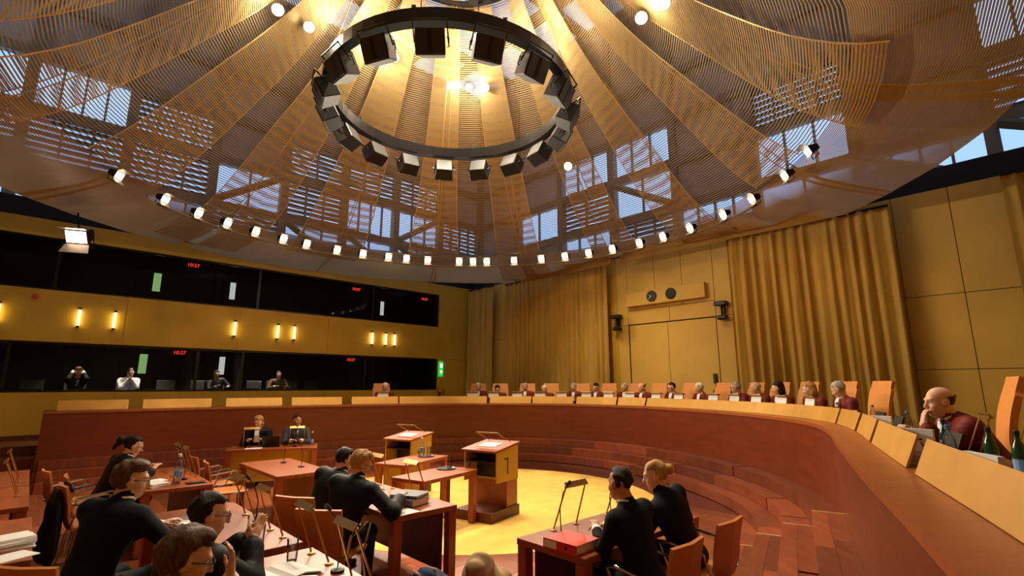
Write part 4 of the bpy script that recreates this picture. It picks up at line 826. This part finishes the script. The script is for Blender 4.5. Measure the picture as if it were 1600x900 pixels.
    def bumpf(P): Q = P * 1.0; return (.0035 * np.sin(Q[..., 0] * 90 + ph_[0] + 4 * np.sin(Q[..., 2] * 25 + ph_[1])) + .003 * np.sin(Q[..., 1] * 70 + ph_[2] + 3 * np.sin(Q[..., 0] * 30))).astype(np.float32)
    hv = max(.008, vox * .6); cc = H_(0, -.016, .042)
    if style == 'short': G.ell(H_(0, -.016, .03), (.0845, .106, .1), HR, cut=FR, tag=0)
    elif style == 'full': G.ell(H_(0, -.018, .032), (.091, .112, .11), HR, cut=FR, tag=0); G.ell(H_(.01, .035, .11), (.055, .05, .022), HR, k=.03)
    elif style == 'bald': G.ell(cc, (.0805, .1, .088), HR, cut=FR + [((0, .1, .99), .0)], tag=0)
    elif style == 'crop': G.ell(cc, (.0795, .1005, .0895), HR, cut=FR, tag=0)
    elif style == 'bob': G.ell(cc, (.092, .112, .098), HR, cut=FR, tag=0); G.ell(H_(0, -.035, -.05), (.095, .085, .11), HR, k=.03, cut=[((0, .9, .1), .04)])
    elif style in ('pony', 'bun'):
        G.ell(H_(0, -.016, .032), (.0835, .104, .098), HR, cut=FR, tag=0)
        if style == 'pony': G.cone(H_(0, -.1, .05), H_(0, -.16, .03), .03, .04, k=.03); G.cone(H_(0, -.16, .03), H_(0, -.18, -.09), .042, .02, k=.03)
        else: G.ell(H_(0, -.125, .03), (.05, .04, .045), HR, k=.02)
    vs, fs = G.mesh(hv, bumpf); mesh_obj('hair', vs, fs, [hair], None, root)
    e = MB(); e.mi = 0
    for s in (-1, 1):
        for (r, y, mi_) in ((.0125, .077, 0), (.0065, .0855, 1)):
            e.mi = mi_; c_ = H_(s * .03, y, .006); pts = [(c_ + HR @ V3(r * math.sin(q) * math.cos(w), r * math.sin(q) * math.sin(w), r * math.cos(q))) for q in np.linspace(.05, PI - .05, 6) for w in np.linspace(0, 2 * PI, 9)[:-1]]
            e.add([Vector(map(float, p)) for p in pts], [(i * 8 + j, i * 8 + (j + 1) % 8, (i + 1) * 8 + (j + 1) % 8, (i + 1) * 8 + j) for i in range(5) for j in range(8)])
    e.build('eyes', ['shirt_white', 'iris'], root, smooth=True)
    Vv = lambda p: Vector(map(float, p))
    if glasses:
        g = MB()
        for s in (-1, 1): g.tube([Vv(H_(s * .033 + .022 * math.cos(w), .108, .004 + .018 * math.sin(w))) for w in np.linspace(0, 2 * PI, 11)[:-1]], .0028, 4, True); g.tube([Vv(H_(s * .055, .107, .01)), Vv(H_(s * .08, .0, .008))], .0028, 4)
        g.tube([Vv(H_(-.011, .108, .006)), Vv(H_(.011, .108, .006))], .0028, 4); g.build('glasses', 'black', root)
    if headset:
        g = MB(); g.tube([Vv(H_(.09 * math.cos(w), -.005, .03 + .1 * math.sin(w))) for w in np.linspace(0, PI, 9)], .008, 5)
        for s in (-1, 1): g.cyl(Vv(H_(s * .08, -.003, -.003)), Vv(H_(s * .1, -.003, -.003)), .032, 10)
        g.build('headset', 'black', root)
    c = MB()
    if neck == 'jabot':
        A = [(.0, .545), (.0, .5), (.0, .44), (.0, .3 if lean < 24 else .38)]; ys = [.075, .1 * sx, .128 * sx, .13 * sx]; ws = [.04, .045, .04, .055]
        c.strip([Vv(sp_(-w_, y, z)) for (q, z), y, w_ in zip(A, ys, ws)], [Vv(sp_(w_, y, z)) for (q, z), y, w_ in zip(A, ys, ws)], .03); c.build('white_bib', 'shirt_white', root)
        g = MB(); g.tube([Vv(sp_(.066 * math.cos(w), .012 + .064 * math.sin(w), .555)) for w in np.linspace(0, 2 * PI, 15)[:-1]], .012, 5, True); g.build('collar', 'shirt_white', root)
    elif neck in ('suit', 'suit_red', 'open'):
        g = MB(); g.tube([Vv(sp_(.062 * math.cos(w), .012 + .062 * math.sin(w), .56 + .008 * math.cos(2 * w))) for w in np.linspace(0, 2 * PI, 15)[:-1]], .012, 5, True); g.build('collar', 'shirt_white', root)
        c.add([Vv(sp_(*q)) for q in ((-.05, .06, .55), (.05, .06, .55), (.035, .125, .42), (0, .126, .3), (-.035, .125, .42), (-.05, .03, .54), (.05, .03, .54), (.03, .095, .42), (0, .1, .3), (-.03, .095, .42))], [(0, 1, 2, 3, 4), (9, 8, 7, 6, 5), (0, 5, 6, 1), (1, 6, 7, 2), (2, 7, 8, 3), (3, 8, 9, 4), (4, 9, 5, 0)]); c.build('shirt_front', 'shirt_white', root)
        if neck != 'open': g = MB(); g.strip([Vv(sp_(-.012, .078, .545)), Vv(sp_(-.022, .135, .42)), Vv(sp_(-.02, .133, .3))], [Vv(sp_(.012, .078, .545)), Vv(sp_(.022, .135, .42)), Vv(sp_(.02, .133, .3))], .01); g.build('tie', 'tie_red' if neck == 'suit_red' else 'tie_dark', root)
    return root
# judges along the bench: arc length, offset, hair, style, sex words, lean, head yaw/pitch, chair shift
JG = [(7.2, 1.12, 'hair_white', 'short', 'white-haired judge alone beneath the booth windows', 6, 0, -22, -.3), (9.68, 1.5, 'hair_white', 'short', 'white-haired judge, leftmost of the row by the far corner', 4, 0, -12, .02), (10.26, 1.02, 'hair_dark', 'short', 'dark-haired judge bent over the desk near the far corner', 26, -8, -30, .2),
      (10.92, 1.4, 'hair_grey', 'short', 'grey-haired judge, third of the row from the far corner', 8, 0, -20, .02), (11.54, 1.05, 'hair_white', 'short', 'white-haired judge reading with head bowed, fourth of the row', 28, 20, -34, .1), (12.14, 1.3, 'hair_grey', 'short', 'grey-haired judge in front of the wide left curtain', 12, 6, -16, .16), (12.8, 1.08, 'hair_dark', 'short', 'dark-haired judge below the left wall camera, head bowed', 12, 8, -26, .42),
      (13.42, 1.35, 'hair_grey', 'short', 'grey-haired judge beside the curtain edge, body turned left', 12, 22, -14, .4), (14.06, 1.08, 'hair_brown', 'bald', 'balding judge looking down to the left', 14, 26, -24, .5), (14.84, 1.1, 'hair_dark', 'short', 'bespectacled brown-haired judge below the clock box', 10, 16, -14, .4), (15.55, 1.25, 'hair_white', 'short', 'white-haired judge below the clock box on the right', 14, 26, -20, .4),
      (16.6, 1.15, 'hair_grey', 'short', 'bespectacled grey-haired judge at the left edge of the right curtain', 6, 38, -8, 0), (17.25, 1.12, 'hair_white', 'bald', 'white-haired balding judge next to the long-haired judge', 12, 34, -16, 0), (17.88, 1.1, 'hair_dark', 'bob', 'judge with long dark curly hair', 14, 40, -14, .1), (18.57, 1.2, 'hair_blond', 'bob', 'blond judge in front of the right curtain', 18, 40, -16, .22), (19.35, 1.1, 'hair_grey', 'short', 'tall grey-haired judge leaning down to read', 16, 36, -30, .05)]
for i, (L, off, hr, stl, lb, ln, hy, hp, sh) in enumerate(JG):
    n = bn(L); rz = math.atan2(n[0], -n[1])          # face the middle of the room
    q = bp(L, off, JF); far = L < 16
    person(q, rz, lb + ' in a wine-red robe', 'robe_wine', True, ln, 0, (-hy, hp), (-.14, .36, .8), (.16, .36, .8), hr, stl, .017 if far else .014, .45, 'jabot', 'bespect' in lb, scale=1.0, group='judges in wine-red robes')
    put_chair('j', bp(L + sh * .2, off + .15, JF), rz + random.uniform(-.06, .06), 'high-backed orange chair behind the ' + lb)
# bald judge on the right, chin in hand
q = Vector((3.86, 4.1, JF)); rzj = math.radians(70)
person(q, rzj, 'bald judge in a wine-red robe resting chin on hand at the right', 'robe_wine', True, 33, 0, (8, -4), (-.04, .5, .94), (.24, .5, .79), 'hair_brown', 'bald', .010, .45, 'jabot', ph=(((.1, -.2, 1), (.1, -1, -.2), 1), None), curl=.7)
put_chair('j', (3.95, 4.46, JF), math.radians(55), 'tall orange chair behind the bald judge, partly seen from the side')
# lamps with white sheets before the judges
for i, (L, off, hr, stl, lb, ln, hy, hp, sh) in enumerate(JG):
    n = bn(L); r_ = math.atan2(-n[0], n[1]) + PI; t = thing('desk_lamp', 'low brass lamp before the ' + lb, 'lamp', bp(L - .12, .52, DZ - .003), r_, 'desk lamps on the judges bench')
    m = MB(); m.box((0, 0, .32), (.34, .1, .02), Matrix.Rotation(.3, 3, 'X')); m.build('shade', 'brass', t)
    for s in (-1, 1): m = MB(); m.tube([(s * .15, -.04, 0), (s * .14, 0, .32)], .007, 5); m.build('rod', 'brass', t)
    m = MB(); m.box((0, .02, .23), (.3, .012, .14), Matrix.Rotation(.2, 3, 'X')); m.build('document', 'paper', t)
RN_ = RN
# counsel tables
K = .0105
person(W(3.45, 2.22), RZ, 'man in black suit with cropped dark hair seen from behind at the right table', 'suit_black', False, 12, -4, (-12, -4), (-.03, .42, .81), (.1, .42, .8), 'hair_dark', 'crop', K, skin='skin_dark', ph=(None, ((-.5, .8, 0), (0, 0, -1))))
person(W(4.22, 2.28), RZ, 'blond woman in black jacket with hair bun leaning towards the man', 'suit_black', False, 16, -15, (34, -14), (-.2, .36, .8), (.1, .36, .8), 'hair_blond', 'bun', K, neck='none')
put_chair('c', W(3.47, 2.2), RZ, 'leather chair under the man in black suit at the right table'); put_chair('c', W(4.27, 2.25), RZ, 'leather chair under the blond woman at the right')
person(W(2.27, 4.8), RN + .6, 'lawyer in black gown with curly light brown hair and glasses reaching over the table', 'robe_black', True, 18, 10, (-48, -24), (.1, .46, .84), (.48, .34, .86), 'hair_blond', 'full', K, neck='suit', glasses=True)
person(W(2.33, 5.45), RN + .5, 'lawyer in black gown with dark hair behind the curly-haired one', 'robe_black', True, 24, 14, (-34, -24), (-.0, .44, .83), (.3, .42, .83), 'hair_dark', 'short', K, neck='suit')
put_chair('c', W(2.24, 4.78), RN + .65, 'leather chair of the curly-haired gowned lawyer, seen from behind'); put_chair('c', W(2.3, 5.43), RN + .55, 'leather chair of the dark-haired gowned lawyer')
person(W(.83, 8.35), RN + .2, 'woman in black gown with glasses and dark ponytail reading at the left', 'robe_black', True, 20, 6, (-16, -22), (-.14, .46, .82), (.1, .48, .82), 'hair_dark', 'pony', .0115, neck='suit', glasses=True)
put_chair('c', W(.78, 8.37), RN, 'leather chair of the woman with the ponytail'); 
person(W(.42, 4.72), RN + .7, 'large man in dark suit with grey-brown hair and glasses seen from behind', 'suit_black', False, 18, 6, (-50, -8), (.12, .46, .83), (.34, .42, .84), 'hair_brown', 'full', K, scale=1.06, glasses=True)
put_chair('c', W(.34, 4.62), RN + .75, 'leather chair of the large man in the left foreground')
person(W(.68, 3.5), RN + .4, 'dark-haired lawyer in black gown with steepled fingers', 'robe_black', True, 16, 2, (-32, -12), (.02, .48, 1.0), (.1, .46, 1.0), 'hair_dark', 'short', .009, neck='suit', glasses=True, ph=(((.35, .55, .75), (1, 0, -.2), 1), ((-.15, .6, .8), (-1, 0, -.2), 1)), curl=.12)
put_chair('c', W(.62, 3.48), RN + .4, 'leather chair of the lawyer with steepled fingers')
person(W(.42, 2.65), RN + .2, 'brown-haired man at the bottom edge with one hand raised to his face', 'suit_black', False, 12, 0, (-20, -16), (-.14, .4, .8), (.13, .3, 1.12), 'hair_brown', 'full', K, glasses=True, ph=(None, ((-.05, .1, 1), (-.3, -1, 0), 1)), curl=.4)
put_chair('c', W(.32, 2.68), RN + .2, 'leather chair of the man at the bottom edge')
person(W(3.62, 11.62), RZ + PI - math.radians(24), 'woman in black with grey-blond bob at the registrar table', 'robe_black', True, 12, 0, (-14, -20), (-.14, .4, .82), (.14, .4, .82), 'hair_blond', 'bob', .014, neck='jabot')
person(W(4.3, 11.32), RZ + PI - math.radians(24), 'man in grey suit and tie at the registrar table', 'suit_grey', False, 4, 0, (30, -6), (-.12, .4, .82), (.06, .4, .82), 'hair_dark', 'short', .014, skin='skin_dark')
put_chair('c', W(3.6, 11.66), RZ + PI - math.radians(24), 'leather chair of the registrar woman'); put_chair('c', W(4.3, 11.36), RZ + PI - math.radians(24), 'leather chair of the registrar man')
put_chair('c', W(2.3, 8.5), RN - .1, 'empty leather chair at the table with bent microphones, nearer one'); put_chair('c', W(2.28, 9.25), RN + .05, 'empty leather chair at the table with bent microphones, farther one')
put_chair('c', W(.72, 7.68), RN + .1, 'leather chair with a black coat hung over its back'); put_chair('c', W(.6, 9.1), RN + .15, 'empty leather chair beyond the woman with the ponytail')
# interpreters
for i, (a, lb, of, hr, stl, kw) in enumerate([(.87, 'interpreter in dark jacket holding his head with both hands', 'suit_black', 'hair_brown', 'full', dict(lw=(-.12, .17, 1.2), rw=(.12, .17, 1.2), lean=8)), (1.99, 'interpreter in white shirt with chin on hand and headset', 'shirt_white', 'hair_brown', 'short', dict(lw=(-.05, .26, 1.02), rw=(.05, .27, 1.03), lean=12, headset=True, neck='none')),
    (4.3, 'interpreter in dark suit and red tie leaning his head', 'suit_grey', 'hair_dark', 'short', dict(neck='suit_red', lean=4, side=14)), (6.03, 'interpreter in brown pullover with headset', 'knit_brown', 'hair_dark', 'crop', dict(headset=True, neck='none', lean=8))]):
    kk = dict(neck='open'); kk.update(kw); person(W(a, DA + 1.05, 1.1), RZ + PI, lb, of, False, hair=hr, style=stl, vox=.015, head=(8, -10), scale=1.0, group='interpreters in the booths', **kk)
for i, a in enumerate([.0, .87, 1.99, 2.95, 3.72, 4.3, 5.4, 6.03, 6.6, 7.3, 10.6]):
    t = thing('booth_chair', 'dark grey booth chair behind the glass, %s from the left' % nth(i), 'chair', W(a, DA + 1.13, 1.1), RZ + PI, 'chairs in the booths'); MB().bb(-.24, .24, -.26, -.22, .5, 1.02).build('backrest', 'booth_grey', t, bevel=.02); MB().bb(-.24, .24, -.22, .22, .42, .48).build('seat', 'booth_grey', t); MB().cyl((0, 0, .04), (0, 0, .42), .03, 8).build('pedestal', 'black_metal', t); MB().lathe([(.25, 0), (.25, .03), (.03, .05)], 12).build('foot', 'black_metal', t)
for i, (a, w) in enumerate([(-.05, .5), (.95, .5), (2.3, .42), (3.95, .4), (5.05, .4), (6.6, .5), (5.85, .3)]):
    t = thing('booth_console', 'low dark console on the booth desk, %s from the left' % nth(i), 'console', W(a, DA + .42, 1.776), RZ + PI, 'consoles on the booth desk'); m = MB(); m.prism([(-.1, 0), (.1, 0), (.1, .1), (-.1, .03)], 0, -w / 2, w / 2); m.build('body', 'black', t); MB().bb(-w * .35, w * .35, -.1, -.08, .032, .038).build('keys', 'booth_grey', t)
place(BPW, 'clear bottle on the booth desk beside the interpreter in white', W(1.95, DA + .4, 1.776), 0, 1.2); place(BPW, 'clear bottle on the booth desk beside the brown pullover interpreter', W(5.3, DA + .4, 1.776), 0, 1.1)
for i, a in enumerate([2.5, 5.15]): o = MB().bb(-.07, .07, -.01, 0, -.06, .06).build('wall_switch', 'white'); o.location = W(a + .0, DA + 1.999, 2.35); o.rotation_euler = (0, 0, RZ); tag(o, 'white switch plate on the black booth wall, ' + ('left', 'right')[i], 'switch', 'switch plates in the booths')
for i, a in enumerate([1.0, 2.3, 4.2, 5.7]):  # fill lamps added to brighten the interpreters
    t = thing('booth_fill_lamp', 'small added fill lamp in the lower booths, %s from the left' % nth(i), 'lamp', W(a, DA + .9, 3.298), RZ, 'added fill lamps in the booths'); MB().lathe([(.06, -.04), (.06, 0)], 12).build('housing', 'black_metal', t); MB().lathe([(.045, -.044), (.045, -.041)], 12).build('lamp_face', 'lamp_white', t); light('booth_fill_beam', 'SPOT', W(a, DA + .9, 3.24), 170, (1, .85, .65), W(a, DA + .8, 1.8), .04, 90)
# coat over the chair, bags on the floor
G = SDF(); G.cone((-.17, -.3, .84), (.17, -.3, .84), .06, .06, k=.05); G.ell((0, -.36, .55), (.24, .07, .3), k=.06); G.ell((-.05, -.4, .28), (.2, .07, .2), k=.06); G.ell((.13, -.36, .3), (.12, .06, .24), k=.05)
CB = [(-.2, .42), (-.25, .55), (-.27, .7), (-.31, .88)]; ccl = []
for (y0_, z0_), (y1_, z1_) in zip(CB[:-1], CB[1:]):
    Mx = Matrix.Translation((0, (y0_ + y1_) / 2 - .016, (z0_ + z1_) / 2)) @ Matrix.Rotation(math.atan2(y0_ - y1_, z1_ - z0_), 4, 'X'); ccl.append((np.array(Mx.inverted()), np.zeros(3), np.array([.225, .032, math.hypot(y1_ - y0_, z1_ - z0_) / 2 + .012])))
vs, fs = G.mesh(.018, lambda P: (.004 * np.sin(P[..., 0] * 42 + 2 * np.sin(P[..., 2] * 7))).astype(np.float32), ccl); o = mesh_obj('coat', vs, fs, ['robe_black']); o.location = W(.72, 7.68); o.rotation_euler = (0, 0, RN + .1); tag(o, 'black coat hanging over the back of a chair at the left', 'coat')
t = thing('backpack', 'blue and khaki backpack on the floor by the middle table', 'bag', W(2.86, 4.1), RZ)
G = SDF(); G.ell((0, .05, .16), (.2, .14, .16), k=.05); G.ell((.1, -.05, .12), (.14, .12, .12), k=.05); vs, fs = G.mesh(.014, lambda P: (.008 * np.sin(P[..., 0] * 35 + 3 * np.sin(P[..., 2] * 20))).astype(np.float32)); mesh_obj('pack_body', vs, fs, ['blue_cloth'], None, t)
for s in (-1, 1): MB().tube([(s * .08 - .05, -.06, .06), (s * .1 - .05, -.12, .2), (s * .09 - .05, -.02, .31), (s * .07 - .05, .1, .3)], .014, 6).build('strap', 'beige_cloth', t)
G = SDF(); G.ell((0, 0, .17), (.17, .13, .17), k=.05); G.ell((.06, .03, .22), (.12, .1, .1), k=.06); G.ell((-.08, -.04, .24), (.08, .09, .07), k=.04); G.ell((.2, -.02, .08), (.17, .12, .08), k=.06)
vs, fs = G.mesh(.014, lambda P: (.012 * np.sin(P[..., 0] * 28 + P[..., 1] * 20 + 3 * np.sin(P[..., 2] * 16))).astype(np.float32)); o = mesh_obj('jacket_bundle', vs, fs, ['khaki']); o.location = W(3.4, 4.06); o.rotation_euler = (0, 0, RZ); tag(o, 'crumpled khaki jacket heaped on the floor by the middle table', 'jacket')
G = SDF(); G.ell((0, 0, .06), (.2, .14, .06), k=.05); G.ell((.12, .05, .1), (.1, .08, .06), k=.05); vs, fs = G.mesh(.014, lambda P: (.01 * np.sin(P[..., 0] * 30 + P[..., 1] * 25)).astype(np.float32)); o = mesh_obj('scarf', vs, fs, ['beige_cloth']); o.location = W(3.62, 3.74); o.rotation_euler = (0, 0, RZ); tag(o, 'beige scarf lying on the floor beside the khaki jacket', 'scarf')
# build every person last, so that bodies rest on seats and desks instead of passing through them
bpy.context.view_layer.update()
for o in list(bpy.data.objects):
    if o.type != 'MESH': continue
    nm = o.name.split('.')[0]; pn = o.parent.name.split('.')[0] if o.parent else ''
    if (pn == 'counsel_table') or nm == 'seat' or (nm == 'armrest' and pn in ('judge_chair', 'court_chair')) or pn in ('binder', 'paper_sheet', 'paper_stack', 'open_document', 'open_book', 'notepad', 'document_box', 'bench_monitor') or (pn == 'laptop' and nm == 'keyboard_base'): add_obst(o)
for (a0, a1) in [(-2.55, 11.85)]:
    OBST.append((np.array(Matrix.Rotation(RZ, 4, 'Z')), np.array([4.65, DA + .48, 1.755]), np.array([7.2, .27, .02])))
for L in np.arange(.2, LE - .1, .25):
    n = bn(L); Mx = Matrix.Translation(bp(L, .626, DZ - .027)) @ Matrix.Rotation(math.atan2(-n[0], n[1]), 4, 'Z'); OBST.append((np.array(Mx), np.zeros(3), np.array([.17, .365, .03])))
for a, k in PEOPLE: make_person(*a, **k)
